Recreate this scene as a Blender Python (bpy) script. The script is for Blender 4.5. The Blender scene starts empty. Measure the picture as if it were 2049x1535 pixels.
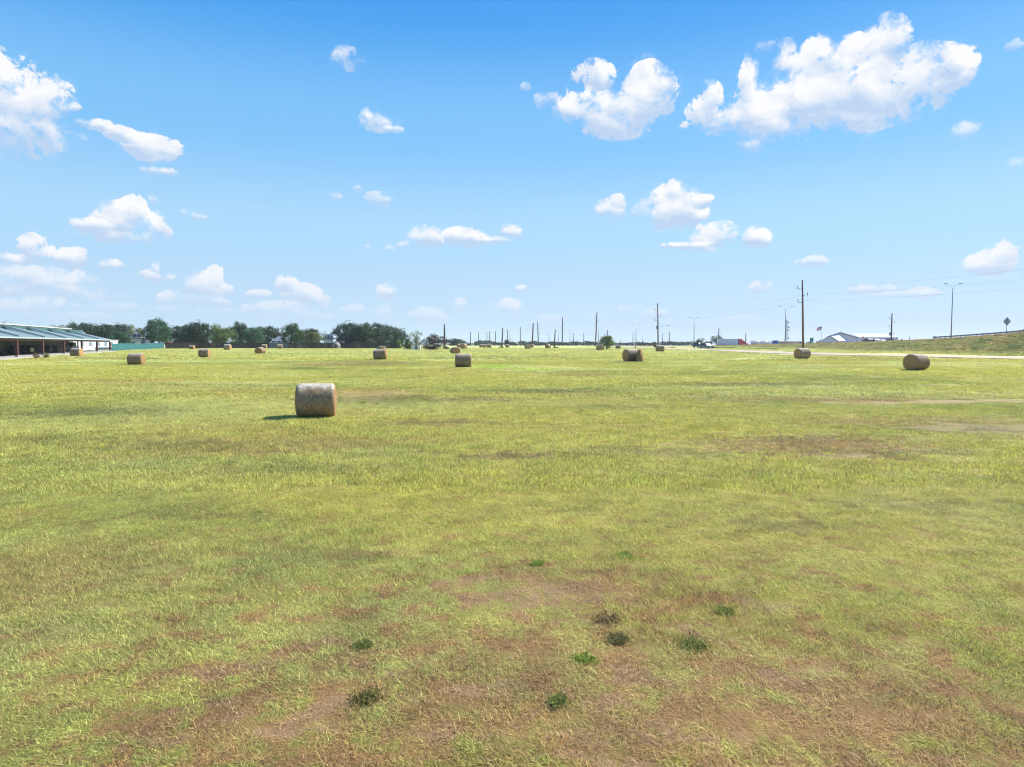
import bpy, bmesh, math, random
import numpy as np
from mathutils import Vector, Matrix, noise as mnoise

R = math.radians
scene = bpy.context.scene
COL = scene.collection
random.seed(7)
rng = np.random.default_rng(11)

# ------------------------------------------------------------------ camera
W0, H0, F0 = 2049.0, 1535.0, 1366.0          # photograph frame and focal length in its pixels
CZ = 3.3                                     # eye height (m) above the field below it
PITCH = math.atan(77.5 / F0)
cam_data = bpy.data.cameras.new('camera')
cam_data.sensor_width = 36.0
cam_data.lens = 36.0 * F0 / W0
cam_data.clip_start = 0.1
cam_data.clip_end = 20000
cam = bpy.data.objects.new('camera', cam_data)
cam.location = (0, 0, CZ)
cam.rotation_euler = (math.pi / 2 - PITCH, 0, 0)
COL.objects.link(cam)
scene.camera = cam

def ray(px, py):
    """direction with y = 1 of a pixel of the photograph"""
    a, b = (px - W0 / 2) / F0, (H0 / 2 - py) / F0
    c, s = math.cos(PITCH), math.sin(PITCH)
    y, z = c + b * s, -s + b * c
    return a / y, z / y

# ------------------------------------------------------------------ light
SUN_EL, SUN_AZ = R(43), R(57)                # azimuth from +Y towards +X
sun_dir = Vector((math.sin(SUN_AZ) * math.cos(SUN_EL), math.cos(SUN_AZ) * math.cos(SUN_EL), math.sin(SUN_EL)))
sd = bpy.data.lights.new('sun', 'SUN')
sd.energy = 4.6
sd.angle = R(0.5)
sd.color = (1.0, 0.95, 0.87)
sun = bpy.data.objects.new('sun', sd)
sun.rotation_euler = sun_dir.to_track_quat('Z', 'Y').to_euler()
COL.objects.link(sun)

scene.view_settings.view_transform = 'Standard'
scene.view_settings.look = 'None'
EXPOSURE = 0.95
scene.view_settings.exposure = EXPOSURE
scene.view_settings.gamma = 1.0
scene.render.engine = 'CYCLES'
scene.cycles.use_denoising = True
scene.cycles.filter_width = 1.1
scene.cycles.max_bounces = 6
scene.cycles.diffuse_bounces = 3
scene.cycles.glossy_bounces = 2
scene.cycles.transmission_bounces = 4
scene.cycles.transparent_max_bounces = 8
scene.cycles.volume_bounces = 1
scene.cycles.caustics_reflective = False
scene.cycles.caustics_refractive = False

# ------------------------------------------------------------------ node helper
class NT:
    def __init__(s, tree): s.t = tree
    def n(s, kind, **kw):
        nd = s.t.nodes.new(kind)
        for k, v in kw.items(): setattr(nd, k, v)
        return nd
    def put(s, sock, v):
        if v is None: return
        if isinstance(v, bpy.types.NodeSocket): s.t.links.new(v, sock)
        else: sock.default_value = v
    def m(s, op, a=None, b=None, c=None, clamp=False):
        nd = s.n('ShaderNodeMath', operation=op, use_clamp=clamp)
        for i, v in enumerate((a, b, c)): s.put(nd.inputs[i], v)
        return nd.outputs[0]
    def v(s, op, a=None, b=None, c=None, scale=None):
        nd = s.n('ShaderNodeVectorMath', operation=op)
        for i, v in enumerate((a, b, c)): s.put(nd.inputs[i], v)
        if scale is not None: s.put(nd.inputs['Scale'], scale)
        return nd.outputs['Value'] if op in ('LENGTH', 'DOT_PRODUCT', 'DISTANCE') else nd.outputs[0]
    def mix(s, f, a, b, blend='MIX'):
        nd = s.n('ShaderNodeMix', data_type='RGBA', blend_type=blend)
        s.put(nd.inputs[0], f); s.put(nd.inputs[6], a); s.put(nd.inputs[7], b)
        return nd.outputs[2]
    def step(s, x, lo, hi, kind='SMOOTHSTEP', o0=0.0, o1=1.0):
        nd = s.n('ShaderNodeMapRange', interpolation_type=kind)
        for i, v in enumerate((x, lo, hi, o0, o1)): s.put(nd.inputs[i], v)
        return nd.outputs[0]
    def noise(s, vec, scale, detail=4, rough=0.55, dist=0.0, lac=2.0):
        nd = s.n('ShaderNodeTexNoise')
        s.put(nd.inputs['Vector'], vec); s.put(nd.inputs['Scale'], scale)
        s.put(nd.inputs['Detail'], detail); s.put(nd.inputs['Roughness'], rough)
        s.put(nd.inputs['Distortion'], dist); s.put(nd.inputs['Lacunarity'], lac)
        return nd.outputs[0]
    def sep(s, v):
        nd = s.n('ShaderNodeSeparateXYZ'); s.put(nd.inputs[0], v); return nd.outputs
    def comb(s, x, y, z):
        nd = s.n('ShaderNodeCombineXYZ')
        for i, q in enumerate((x, y, z)): s.put(nd.inputs[i], q)
        return nd.outputs[0]

def rgb(r, g, b): return (r, g, b, 1.0)

# ------------------------------------------------------------------ world: sky and clouds by direction (azimuth, elevation)
world = bpy.data.worlds.new('World')
scene.world = world
world.use_nodes = True
wt = world.node_tree
wt.nodes.clear()
N = NT(wt)
CLOUDS = """20,215,112,80,1.25 85,215,68,60,1.1 -20,160,60,60,1 8,150,38,40,1 100,200,45,45,1 60,268,115,28,.8 150,218,15,12,.8 -60,230,60,70,1.1
190,252,45,13,.65 240,270,40,15,.8 305,295,60,24,1.1 340,297,28,16,.9 320,341,38,10,.6
240,440,60,36,1.1 185,452,42,18,1 265,420,30,26,1.1 320,455,25,30,1 250,474,90,14,.7 306,402,14,14,.5 390,436,27,10,.7 372,430,13,10,.75
60,500,32,28,1 85,510,25,20,.8 140,515,42,20,.9 20,520,40,13,.7 215,530,36,14,.7 305,550,32,17,.8 315,535,13,14,.7 340,553,14,14,.6 30,548,60,20,.5 100,560,150,28,.6 30,575,90,22,.65 200,588,66,18,.6 150,585,50,18,.6 80,608,100,20,.5 230,612,60,12,.42 20,615,60,14,.5 160,630,120,10,.4
410,572,42,28,1 430,550,19,22,1 345,595,32,20,.6 450,575,14,16,.7 390,602,75,15,.55 345,618,40,10,.4 430,625,60,10,.35
510,590,27,10,.6 565,570,27,20,.7 600,595,46,25,.7 645,600,16,14,.6 560,620,85,17,.55 620,630,50,10,.4
700,118,36,24,.5 752,240,34,20,1 785,255,18,8,.5 750,400,38,16,.42 673,388,16,9,.4 712,375,12,6,.4
850,480,35,22,1 815,492,20,10,.9 930,475,45,18,1 985,480,40,9,.7 1023,462,21,15,1 785,497,12,8,.6 739,494,10,8,.45
773,580,20,18,.75 770,622,42,18,.52 705,617,32,12,.5 850,630,52,18,.5
1190,155,42,32,.8 1230,205,40,26,1 1275,215,50,40,1.1 1160,150,22,22,.75 1165,215,50,36,1 1230,228,84,40,1.2 1295,185,52,50,1.1 1320,165,32,26,.9 1215,252,60,24,.9 1093,198,34,14,.42 1053,172,12,8,.45
1480,240,110,26,1 1560,225,110,55,1.2 1650,170,100,70,1.25 1640,110,45,36,1 1700,120,50,40,1 1790,75,34,40,.95 1760,110,50,45,1.05 1750,190,120,60,1.2 1850,150,70,52,1.05 1890,150,58,50,1 1905,122,30,28,.9 1500,160,26,46,.85 1420,205,26,36,.75 1395,225,30,32,.7 1575,115,22,34,.6 1600,255,130,22,.9 1530,98,28,14,.42
1940,260,36,22,.5 1515,290,24,14,.45 2028,95,24,14,.4 2035,325,24,14,.45
1225,425,34,25,1 1235,405,20,14,1 1285,425,25,16,.9 1295,412,12,15,.8 1355,400,46,34,1.2 1350,430,60,25,1 1400,400,20,16,1 1350,378,26,18,1
1380,490,62,9,.9 1430,475,50,26,1.1 1510,478,28,22,.9 1400,452,9,8,.7
1528,575,28,13,.9 1515,568,11,9,.75 1542,567,11,10,.75 1620,523,30,11,.5 1760,488,16,8,.4
1740,578,52,12,.6 1840,585,42,12,.6 1780,590,62,8,.42 1985,520,58,28,.75 2010,500,32,25,.8 1950,530,30,15,.6
1010,618,38,20,.6 920,605,15,14,.5 1036,576,12,7,.6 1260,618,38,10,.5 1310,628,24,13,.5 1100,638,50,11,.42 1180,635,40,8,.35 1480,640,60,8,.32 1640,620,60,9,.3"""
blobs = [tuple(float(q) for q in b.split(',')) for b in CLOUDS.split()]
tc = N.n('ShaderNodeTexCoord')
gx, gy, gz = N.sep(tc.outputs['Generated'])[:3]
az = N.m('ARCTAN2', gx, gy)
el = N.m('ARCSINE', gz)
p = N.comb(az, el, 0.0)
nz_a = N.noise(N.v('MULTIPLY', p, (1.0, 1.25, 1.0)), 17.0, 10, 0.58, 0.55)
nz_b = N.noise(N.v('MULTIPLY_ADD', p, (1.0, 1.25, 1.0), (0.009, 0.014, 0.0)), 17.0, 7, 0.55, 0.55)
nz_f = N.noise(N.v('ADD', p, (3.1, 1.7, 0.0)), 58.0, 8, 0.66, 0.9)
nz_big = N.noise(p, 9.0, 3, 0.5)
warp = N.noise(N.v('ADD', p, (7.3, 2.9, 0.0)), 16.0, 5, 0.6)
pw = N.v('ADD', p, N.comb(N.m('MULTIPLY', N.m('SUBTRACT', warp, 0.5), 0.035), N.m('MULTIPLY', N.m('SUBTRACT', nz_big, 0.5), 0.022), 0.0))
F = None; S = None; SW = None
for cx, cy, rx, ry, st in blobs:
    dx, dz = ray(cx, cy)
    a0, e0 = math.atan2(dx, 1.0), math.atan2(dz, math.hypot(dx, 1.0))
    cs = math.cos(a0)
    ra, re = rx * 1.13 / F0 * cs * cs, ry * 1.13 / F0 * cs
    v_ = N.v('MULTIPLY_ADD', pw, (1 / ra, 1 / re, 0), (-a0 / ra, -e0 / re, st))
    d2 = N.v('DOT_PRODUCT', v_, v_)
    w = N.m('MULTIPLY_ADD', d2, -1.0, 0.55 + 0.45 * st + st * st)
    if F is None:
        F = w; wc = N.m('MAXIMUM', w, 0.0); S = N.v('SCALE', v_, scale=wc); SW = wc
    else:
        wc = N.m('MAXIMUM', w, 0.0)
        S = N.v('MULTIPLY_ADD', v_, N.comb(wc, wc, wc), S)
        SW = N.m('ADD', SW, wc)
        F = N.m('SMOOTH_MAX', F, w, 0.12)
Fc = N.m('MAXIMUM', F, -3.0)
nmix = N.m('ADD', N.m('MULTIPLY', N.m('SUBTRACT', nz_a, 0.5), 1.9), N.m('MULTIPLY', N.m('SUBTRACT', nz_f, 0.5), 1.65))
dens = N.m('ADD', N.m('MULTIPLY', Fc, 0.62), nmix)
soft = N.m('MULTIPLY_ADD', N.step(warp, .42, .62), .75, .22)
alpha = N.step(N.m('ADD', dens, .06), 0.0, soft)
vy = N.m('DIVIDE', N.sep(S)[1], N.m('MAXIMUM', SW, 0.02))
body = N.step(N.m('DIVIDE', N.sep(S)[2], N.m('MAXIMUM', SW, 0.02)), 0.15, 0.75, o0=0.15, o1=1.0)
vx = N.m('DIVIDE', N.sep(S)[0], N.m('MAXIMUM', SW, 0.02))
# sunlit side against the shaded underside
lit = N.m('ADD', 0.54, N.m('MULTIPLY', N.step(vy, -.55, .35, o0=-.72, o1=.42), 1.0))
lit = N.m('ADD', lit, N.m('MULTIPLY', vx, 0.12))
lit = N.m('ADD', lit, N.m('MULTIPLY', N.m('SUBTRACT', nz_a, nz_b), 2.3))
lit = N.m('SUBTRACT', lit, N.m('MULTIPLY', N.step(dens, 0.5, 1.4), 0.10))
lit = N.m('ADD', lit, 0.0, clamp=True)
low = N.step(el, 0.02, 0.16)                      # distance haze on the low clouds
skyn = N.n('ShaderNodeTexSky', sky_type='NISHITA', sun_disc=False)
skyn.sun_elevation = SUN_EL
skyn.sun_rotation = SUN_AZ
skyn.altitude = 20
skyn.air_density = 1.0
skyn.dust_density = 0.6
skyn.ozone_density = 2.0
sky_strength = 0.12
G_ = 1 / (sky_strength * 2 ** EXPOSURE)
ramp = N.n('ShaderNodeValToRGB')
N.put(ramp.inputs[0], N.m('MULTIPLY', N.m('MAXIMUM', el, 0.0), 1 / 1.5708))
cr = ramp.color_ramp; cr.interpolation = 'EASE'
stops = [(0.0, (.54, .69, .90)), (.035, (.52, .71, .935)), (.10, (.44, .72, .975)), (.19, (.22, .57, .98)), (.29, (.052, .36, .90)), (.5, (.04, .24, .68)), (1.0, (.03, .15, .5))]
cr.elements[0].position = 0; cr.elements[1].position = 1.0
for po, cc in stops[1:-1]: cr.elements.new(po)
for e, (po, cc) in zip(cr.elements, stops): e.position = po; e.color = (*cc, 1)
grad = N.v('SCALE', ramp.outputs[0], scale=G_)
nis = N.mix(1.0, skyn.outputs[0], rgb(.50, .62, .76), 'MULTIPLY')
sky_c = N.mix(0.12, grad, nis)
bright = N.mix(low, rgb(*(q * G_ for q in (.84, .87, .96))), rgb(*(q * G_ for q in (.99, .99, 1.0))))
shade = N.mix(low, rgb(*(q * G_ for q in (.60, .70, .88))), rgb(*(q * G_ for q in (.52, .67, .90))))
ccol = N.mix(lit, shade, bright)
alpha2 = N.m('MULTIPLY', N.m('MULTIPLY', alpha, body), N.step(el, 0.0, 0.12, o0=0.62, o1=0.98))
full = N.mix(alpha2, sky_c, ccol)
bg1 = N.n('ShaderNodeBackground'); N.put(bg1.inputs[0], sky_c); bg1.inputs[1].default_value = sky_strength
bg2 = N.n('ShaderNodeBackground'); N.put(bg2.inputs[0], full); bg2.inputs[1].default_value = sky_strength
zone = N.m('MULTIPLY', N.m('LESS_THAN', N.m('ABSOLUTE', az), 0.95), N.m('MULTIPLY', N.m('GREATER_THAN', el, -0.01), N.m('LESS_THAN', el, 0.62)))
mxs = N.n('ShaderNodeMixShader')
N.put(mxs.inputs[0], zone); N.put(mxs.inputs[1], bg1.outputs[0]); N.put(mxs.inputs[2], bg2.outputs[0])
wo = N.n('ShaderNodeOutputWorld'); N.put(wo.inputs[0], mxs.outputs[0])

# ------------------------------------------------------------------ terrain
_ty = np.array([-200, 0, 12, 28, 45, 70, 100, 130, 175, 210, 260, 400, 700, 4000.])
_tz = np.array([0.0, 0.0, .10, .36, .68, 1.13, 1.46, 1.66, 2.0, 2.2, 2.44, 2.55, 2.55, 2.55])
_cy = np.array([-200, 60, 110, 130, 144, 150, 168, 200, 250, 345, 400, 4000.])
_cz = np.array([9.4, 8.9, 7.6, 6.4, 5.5, 5.25, 4.65, 4.05, 3.6, 2.75, 2.5, 2.5])
_sy = np.linspace(-200, 4000, 8401)
def _smooth(xs, ys, w):
    t = np.interp(_sy, xs, ys); k = np.hanning(w); k /= k.sum()
    return np.convolve(np.pad(t, w // 2, mode='edge'), k, 'same')[w // 2:-(w // 2)]
_bz = _smooth(_ty, _tz, 41)
_ez = _smooth(_cy, _cz, 31)
EDGE = 107.0
def ss(t): t = np.clip(t, 0, 1); return t * t * (3 - 2 * t)
def gz_(x, y):
    """ground height"""
    x = np.asarray(x, float); y = np.asarray(y, float)
    b = np.interp(y, _sy, _bz)
    b = b + 0.035 * np.sin(x * .37 + 1.3 * np.sin(y * .21)) * np.sin(y * .29 + x * .05) + 0.05 * np.sin(x * .09 + .5) * np.sin(y * .11)
    c = np.interp(y, _sy, _ez)
    up = ss((x - (EDGE - 27)) / 27.) * ss((EDGE + 26 + 30 - x) / 30.)
    return b + np.maximum(c - b, 0) * up
def g(x, y): return float(gz_(x, y))
def hit(px, py):
    """where the ray through a pixel meets the ground"""
    dx, dz = ray(px, py)
    y, st = 2.0, 0.25
    while y < 3000:
        if CZ + dz * y <= g(dx * y, y): break
        y += st; st = 0.25 + y * .002
    lo, hi = y - st, y
    for _ in range(30):
        m = (lo + hi) / 2
        if CZ + dz * m <= g(dx * m, m): hi = m
        else: lo = m
    return Vector((dx * hi, hi, g(dx * hi, hi)))
def at(px, py, D):
    dx, dz = ray(px, py)
    return Vector((dx * D, D, CZ + dz * D))
def on(px, D):
    x = ray(px, 690)[0] * D
    return Vector((x, D, g(x, D)))

# ------------------------------------------------------------------ scene-graph helpers
def tag(o, label=None, cat=None, group=None, kind=None):
    if label: o['label'] = label
    if cat: o['category'] = cat
    if group: o['group'] = group
    if kind: o['kind'] = kind
    return o
def thing(name, label, cat, loc=(0, 0, 0), rz=0, group=None):
    o = bpy.data.objects.new(name, None)
    o.empty_display_size = .2
    o.location = loc; o.rotation_euler = (0, 0, rz)
    COL.objects.link(o)
    return tag(o, label, cat, group)
def link(name, me, parent=None):
    o = bpy.data.objects.new(name, me)
    COL.objects.link(o)
    if parent: o.parent = parent
    return o
KIDS = {}
def copy_tree(o, label=None, loc=None, rz=None, scale=None, group=None):
    def cp(s, par):
        c = s.copy(); COL.objects.link(c); c.parent = par
        for ch in [q for q in s.children]: cp(ch, c)
        return c
    c = cp(o, None)
    if label: c['label'] = label
    if group: c['group'] = group
    if loc is not None: c.location = loc
    if rz is not None: c.rotation_euler = (0, 0, rz)
    if scale is not None: c.scale = scale
    return c

class MB:
    """collects faces for one mesh"""
    def __init__(s): s.v = []; s.f = []; s.sm = []
    def add(s, vs, fs, smooth=False):
        k = len(s.v); s.v += [tuple(q) for q in vs]; s.f += [tuple(i + k for i in f) for f in fs]; s.sm += [smooth] * len(fs)
        return s
    def box(s, x0, x1, y0, y1, z0, z1):
        vs = [(x, y, z) for z in (z0, z1) for y in (y0, y1) for x in (x0, x1)]
        return s.add(vs, [(0, 2, 3, 1), (4, 5, 7, 6), (0, 1, 5, 4), (2, 6, 7, 3), (0, 4, 6, 2), (1, 3, 7, 5)])
    def hexa(s, b, t):
        """bottom four and top four points, counter-clockwise from above"""
        return s.add(list(b) + list(t), [(3, 2, 1, 0), (4, 5, 6, 7), (0, 1, 5, 4), (1, 2, 6, 5), (2, 3, 7, 6), (3, 0, 4, 7)])
    def prism(s, prof, a, b, axis='x'):
        """convex profile [(u, w)] swept along an axis from a to b"""
        n = len(prof)
        mk = {'x': lambda u, w, t: (t, u, w), 'y': lambda u, w, t: (u, t, w)}[axis]
        vs = [mk(u, w, a) for u, w in prof] + [mk(u, w, b) for u, w in prof]
        fs = [tuple(range(n)), tuple(range(2 * n - 1, n - 1, -1))] + [(i, i + n, (i + 1) % n + n, (i + 1) % n) for i in range(n)]
        return s.add(vs, fs)
    def tube(s, pts, rad, n=8, cap=True):
        pts = [Vector(q) for q in pts]
        if not isinstance(rad, (list, tuple)): rad = [rad] * len(pts)
        vs = []; fs = []
        up = None
        for i, q in enumerate(pts):
            d = (pts[min(i + 1, len(pts) - 1)] - pts[max(i - 1, 0)]).normalized()
            if up is None: up = d.orthogonal().normalized()
            up = (up - d * up.dot(d)).normalized(); sd_ = d.cross(up)
            for k in range(n):
                a = 2 * math.pi * k / n
                vs.append(q + (up * math.cos(a) + sd_ * math.sin(a)) * rad[i])
        for i in range(len(pts) - 1):
            for k in range(n):
                k2 = (k + 1) % n
                fs.append((i * n + k, i * n + k2, (i + 1) * n + k2, (i + 1) * n + k))
        if cap: fs += [tuple(range(n - 1, -1, -1)), tuple(range((len(pts) - 1) * n, len(pts) * n))]
        return s.add(vs, fs, n > 5)
    def disc(s, c, axis, r, t, n=20):
        c = Vector(c); ax = Vector(axis).normalized()
        return s.tube([c - ax * t / 2, c + ax * t / 2], r, n)
    def mesh(s, name, mat, bevel=0):
        me = bpy.data.meshes.new(name)
        me.from_pydata(s.v, [], s.f)
        me.polygons.foreach_set('use_smooth', s.sm)
        me.materials.append(mat)
        me.update()
        if bevel:
            bm = bmesh.new(); bm.from_mesh(me)
            bmesh.ops.remove_doubles(bm, verts=bm.verts, dist=1e-4)
            bmesh.ops.recalc_face_normals(bm, faces=bm.faces)
            bmesh.ops.bevel(bm, geom=list(bm.edges), offset=bevel, segments=2, affect='EDGES', profile=.5)
            bm.to_mesh(me); bm.free()
        return me
    def build(s, name, mat, parent=None, bevel=0):
        return link(name, s.mesh(name, mat, bevel), parent)

def fast_mesh(name, verts, faces_n, mats):
    """verts (N, k, 3) : N separate k-gons"""
    me = bpy.data.meshes.new(name)
    n, k, _ = verts.shape
    me.vertices.add(n * k); me.vertices.foreach_set('co', verts.reshape(-1).astype('f'))
    me.loops.add(n * k); me.loops.foreach_set('vertex_index', np.arange(n * k, dtype='i'))
    me.polygons.add(n); me.polygons.foreach_set('loop_start', np.arange(0, n * k, k, dtype='i'))
    me.polygons.foreach_set('loop_total', np.full(n, k, dtype='i'))
    me.update(calc_edges=True)
    for m in mats: me.materials.append(m)
    return me

# ------------------------------------------------------------------ materials
MATS = {}
def mat(name, col, rough=.7, metal=0., var=.15, scale=3., bump=0., bscale=20., obj_col=False, spec=.4):
    if name in MATS: return MATS[name]
    m = bpy.data.materials.new(name); m.use_nodes = True
    t = NT(m.node_tree); b = m.node_tree.nodes['Principled BSDF']
    geo = t.n('ShaderNodeTexCoord').outputs['Object']
    nz = t.noise(geo, scale, 5, .6)
    base = rgb(*col)
    if obj_col: base = t.n('ShaderNodeObjectInfo').outputs['Color']
    f = t.m('MULTIPLY_ADD', nz, 2 * var, 1 - var)
    cc = t.mix(1.0, base, t.comb(f, f, f), 'MULTIPLY')
    t.put(b.inputs['Base Color'], cc)
    b.inputs['Roughness'].default_value = rough; b.inputs['Metallic'].default_value = metal
    b.inputs['Specular IOR Level'].default_value = spec
    if bump:
        bn = t.n('ShaderNodeBump'); bn.inputs['Strength'].default_value = .6; bn.inputs['Distance'].default_value = bump
        t.put(bn.inputs['Height'], t.noise(geo, bscale, 5, .6)); t.put(b.inputs['Normal'], bn.outputs[0])
    MATS[name] = m
    return m

# --- field colour, shared by the ground sheet and the blades standing on it (world position)
fg = bpy.data.node_groups.new('field_colour', 'ShaderNodeTree')
fg.interface.new_socket('Color', in_out='OUTPUT', socket_type='NodeSocketColor')
fg.interface.new_socket('Bare', in_out='OUTPUT', socket_type='NodeSocketFloat')
N = NT(fg)
gout = N.n('NodeGroupOutput')
pos = N.n('ShaderNodeNewGeometry').outputs['Position']
px_, py_, pz_ = N.sep(pos)[:3]
p2 = N.comb(px_, py_, 0.0)
n_big = N.noise(N.v('MULTIPLY', p2, (.6, 1, 1)), .055, 4, .55, .3)
n_mid = N.noise(N.v('ADD', p2, (31, 7, 0)), .35, 5, .6, .4)
n_sm = N.noise(p2, 2.2, 5, .65)
n_pale = N.noise(N.v('MULTIPLY_ADD', p2, (.45, 1, 1), (9, 50, 0)), .10, 4, .6, .6)
n_br = N.noise(N.v('MULTIPLY_ADD', p2, (.55, 1, 1), (70, 3, 0)), .13, 6, .62, .5)
GREEN, YEL, PALE = rgb(.30, .36, .085), rgb(.50, .495, .10), rgb(.62, .65, .27)
BROWN, SOIL, DARK, LIME = rgb(.43, .275, .115), rgb(.38, .245, .14), rgb(.13, .19, .05), rgb(.38, .56, .03)
c = N.mix(N.step(n_big, .35, .55), GREEN, YEL)
c = N.mix(N.m('MULTIPLY', N.step(n_mid, .42, .62), .55), c, YEL)
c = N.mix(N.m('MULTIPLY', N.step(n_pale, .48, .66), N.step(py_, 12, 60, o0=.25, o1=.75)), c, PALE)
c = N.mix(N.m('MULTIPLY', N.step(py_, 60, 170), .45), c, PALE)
c = N.mix(N.m('MULTIPLY', N.step(n_br, .55, .72), .6), c, BROWN)
near_dry = N.m('MULTIPLY', N.step(py_, 16, 6), N.step(N.m('ABSOLUTE', N.m('ADD', px_, -.8)), 9.0, 3.0))
c = N.mix(N.m('MULTIPLY', N.step(n_sm, N.m('MULTIPLY_ADD', near_dry, -.06, .52), .66), N.m('MULTIPLY_ADD', near_dry, .45, .35)), c, rgb(.42, .22, .10))
n_dk = N.noise(N.v('ADD', p2, (90, 20, 0)), 1.6, 5, .7)
c = N.mix(N.m('MULTIPLY', N.step(n_dk, .60, .72), .55), c, DARK)
# (x, y, rx, ry, strength, colour)
def G3(px, py): v = hit(px, py); return v.x, v.y
PATCH = []
def patch(px, py, rx, ry, s, colr): x, y = G3(px, py); PATCH.append((x, y, rx, ry, s, colr))
patch(1050, 1420, 4.6, 2.2, .68, BROWN); patch(1150, 1180, 2.6, .9, .7, BROWN); patch(1700, 1420, 2.8, 1.3, .6, BROWN)
patch(480, 1480, 1.8, 1.0, .5, BROWN); patch(1120, 1190, 1.1, .35, .6, SOIL)
patch(1630, 890, 4.5, 2.4, .95, BROWN); patch(1690, 912, 1.8, .55, .8, SOIL)
patch(1960, 858, 2.8, 1.2, .9, SOIL); patch(1850, 845, 6, 2.2, .5, BROWN)
patch(1830, 805, 8, 1.0, .85, SOIL); patch(1640, 800, 9, 1.8, .6, BROWN)
patch(1480, 768, 6, 1.6, .5, DARK); patch(760, 790, 2.9, 3.2, .75, SOIL); patch(690, 785, 4.5, 3, .5, BROWN)
patch(700, 727, 9, 5.5, .75, BROWN); patch(620, 738, 4.5, 2, .7, DARK); patch(780, 728, 5, 4, .5, DARK)
patch(985, 734, 2.6, 3.0, 1.0, LIME); patch(1078, 740, 2.6, 1.6, .8, LIME); patch(1010, 912, 1.8, .9, .7, BROWN)
patch(870, 846, 2.3, 1.4, .6, BROWN); patch(945, 798, 3.2, 1.6, .5, SOIL); patch(1100, 783, 5, 1.2, .4, DARK)
for q in ((1050, 1215, .55, .22), (700, 1292, .40, .16), (640, 1430, .45, .16), (505, 1335, .45, .2), (1440, 1255, .5, .22), (900, 1480, .5, .15), (1235, 1395, .4, .16), (1000, 1372, .35, .13), (560, 1475, .5, .15),
          (430, 1420, .35, .13), (1300, 1345, .35, .15), (1525, 1218, .5, .2), (820, 1400, .3, .12), (1160, 1455, .4, .12), (1380, 1440, .5, .15), (760, 1345, .4, .12), (1190, 1250, .45, .16), (960, 1165, .7, .22), (1620, 1340, .4, .14), (300, 1500, .4, .12), (1250, 1510, .5, .13)):
    patch(*q, .55, SOIL)
OLIVE = rgb(.21, .205, .07)
for q in ((760, 800, 4.5, 3.4, .75), (690, 731, 10, 5, .7), (800, 726, 6, 3.5, .65), (945, 800, 3.6, 1.6, .7), (1110, 784, 6, 1.6, .65), (1480, 770, 8, 2.2, .65), (165, 826, 5, 2.2, .7),
          (880, 846, 2.6, 1.3, .6), (400, 890, 5, 1.2, .5), (1230, 815, 5, 1.4, .5), (1290, 905, 3.2, .8, .45), (560, 940, 3, .9, .45), (1010, 912, 2, .7, .6), (1600, 880, 3, .9, .5), (1950, 860, 4, 1.6, .6),
          (90, 880, 5, 1.4, .45), (1760, 905, 3, .9, .5), (1830, 1010, 2.2, .7, .4), (1560, 1050, 1.6, .5, .4), (380, 1040, 1.8, .5, .45), (250, 1170, 1.2, .35, .4), (640, 1120, 1.3, .4, .4), (1150, 746, 9, 2.2, .45), (330, 770, 7, 1.8, .4), (1650, 760, 9, 1.8, .5), (1330, 750, 10, 1.8, .4)):
    patch(*q, OLIVE)
patch(160, 825, 3.5, 1.8, .5, DARK); patch(1100, 712, 7, 3, .6, BROWN); patch(1320, 708, 14, 3, .5, BROWN)
patch(1790, 718, 22, 3, .55, BROWN); patch(1740, 735, 8, 2.0, .4, BROWN); patch(60, 716, 18, 3, .8, BROWN)
patch(1000, 700, 40, 6, .4, GREEN); patch(900, 742, 4, 2.5, .4, BROWN); patch(660, 700, 26, 4, .4, BROWN)
wv = N.v('ADD', p2, N.v('SCALE', N.v('SUBTRACT', N.comb(n_sm, n_mid, 0.5), (.5, .5, .5)), scale=2.2))
n_fn = N.noise(N.v('ADD', p2, (12, 33, 0)), 4.5, 7, .75)
brk = N.m('ADD', N.m('MULTIPLY', N.m('SUBTRACT', n_sm, .5), 3.2), N.m('MULTIPLY', N.m('SUBTRACT', n_fn, .5), 3.0))
brk2 = N.m('ADD', N.m('MULTIPLY', N.m('SUBTRACT', n_sm, .5), 4.0), N.m('MULTIPLY', N.m('SUBTRACT', n_fn, .5), 5.0))
bare = None
for (x, y, rx, ry, s, colr) in PATCH:
    d = N.v('LENGTH', N.v('MULTIPLY_ADD', wv, (1 / rx, 1 / ry, 0), (-x / rx, -y / ry, 0)))
    e = N.m('ADD', N.m('SUBTRACT', .80, d), brk if colr is not SOIL else brk2)
    w = N.m('MULTIPLY', N.step(e, -.35, .65), s)
    c = N.mix(w, c, colr)
    if colr is SOIL: bare = w if bare is None else N.m('MAXIMUM', bare, w)
# the road bank: rank, redder growth on the shoulder
bank = N.m('MULTIPLY', N.step(N.m('ADD', px_, N.m('MULTIPLY', n_sm, 4.0)), EDGE - 30, EDGE - 18), N.step(py_, 40, 300, o0=1, o1=1))
n_bk = N.noise(N.v('MULTIPLY', p2, (1, .8, 1)), .22, 7, .72, .4)
bk = N.mix(N.step(n_bk, .43, .50), rgb(.11, .165, .055), rgb(.33, .32, .09))
bk = N.mix(N.step(n_bk, .53, .60), bk, rgb(.38, .25, .13))
bk = N.mix(N.m('MULTIPLY', N.step(N.m('ADD', px_, N.m('MULTIPLY', n_bk, 6.0)), EDGE - 8, EDGE - 2), .8), bk, rgb(.34, .19, .13))
c = N.mix(N.m('MULTIPLY', bank, .9), c, bk)
n_tx = N.noise(N.v('ADD', p2, (5.5, 8.5, 0)), .9, 8, .80)
kk = N.m('MULTIPLY_ADD', N.m('SUBTRACT', n_tx, .5), N.m('MULTIPLY_ADD', bank, 2.0, 1.6), 1.0)
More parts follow.
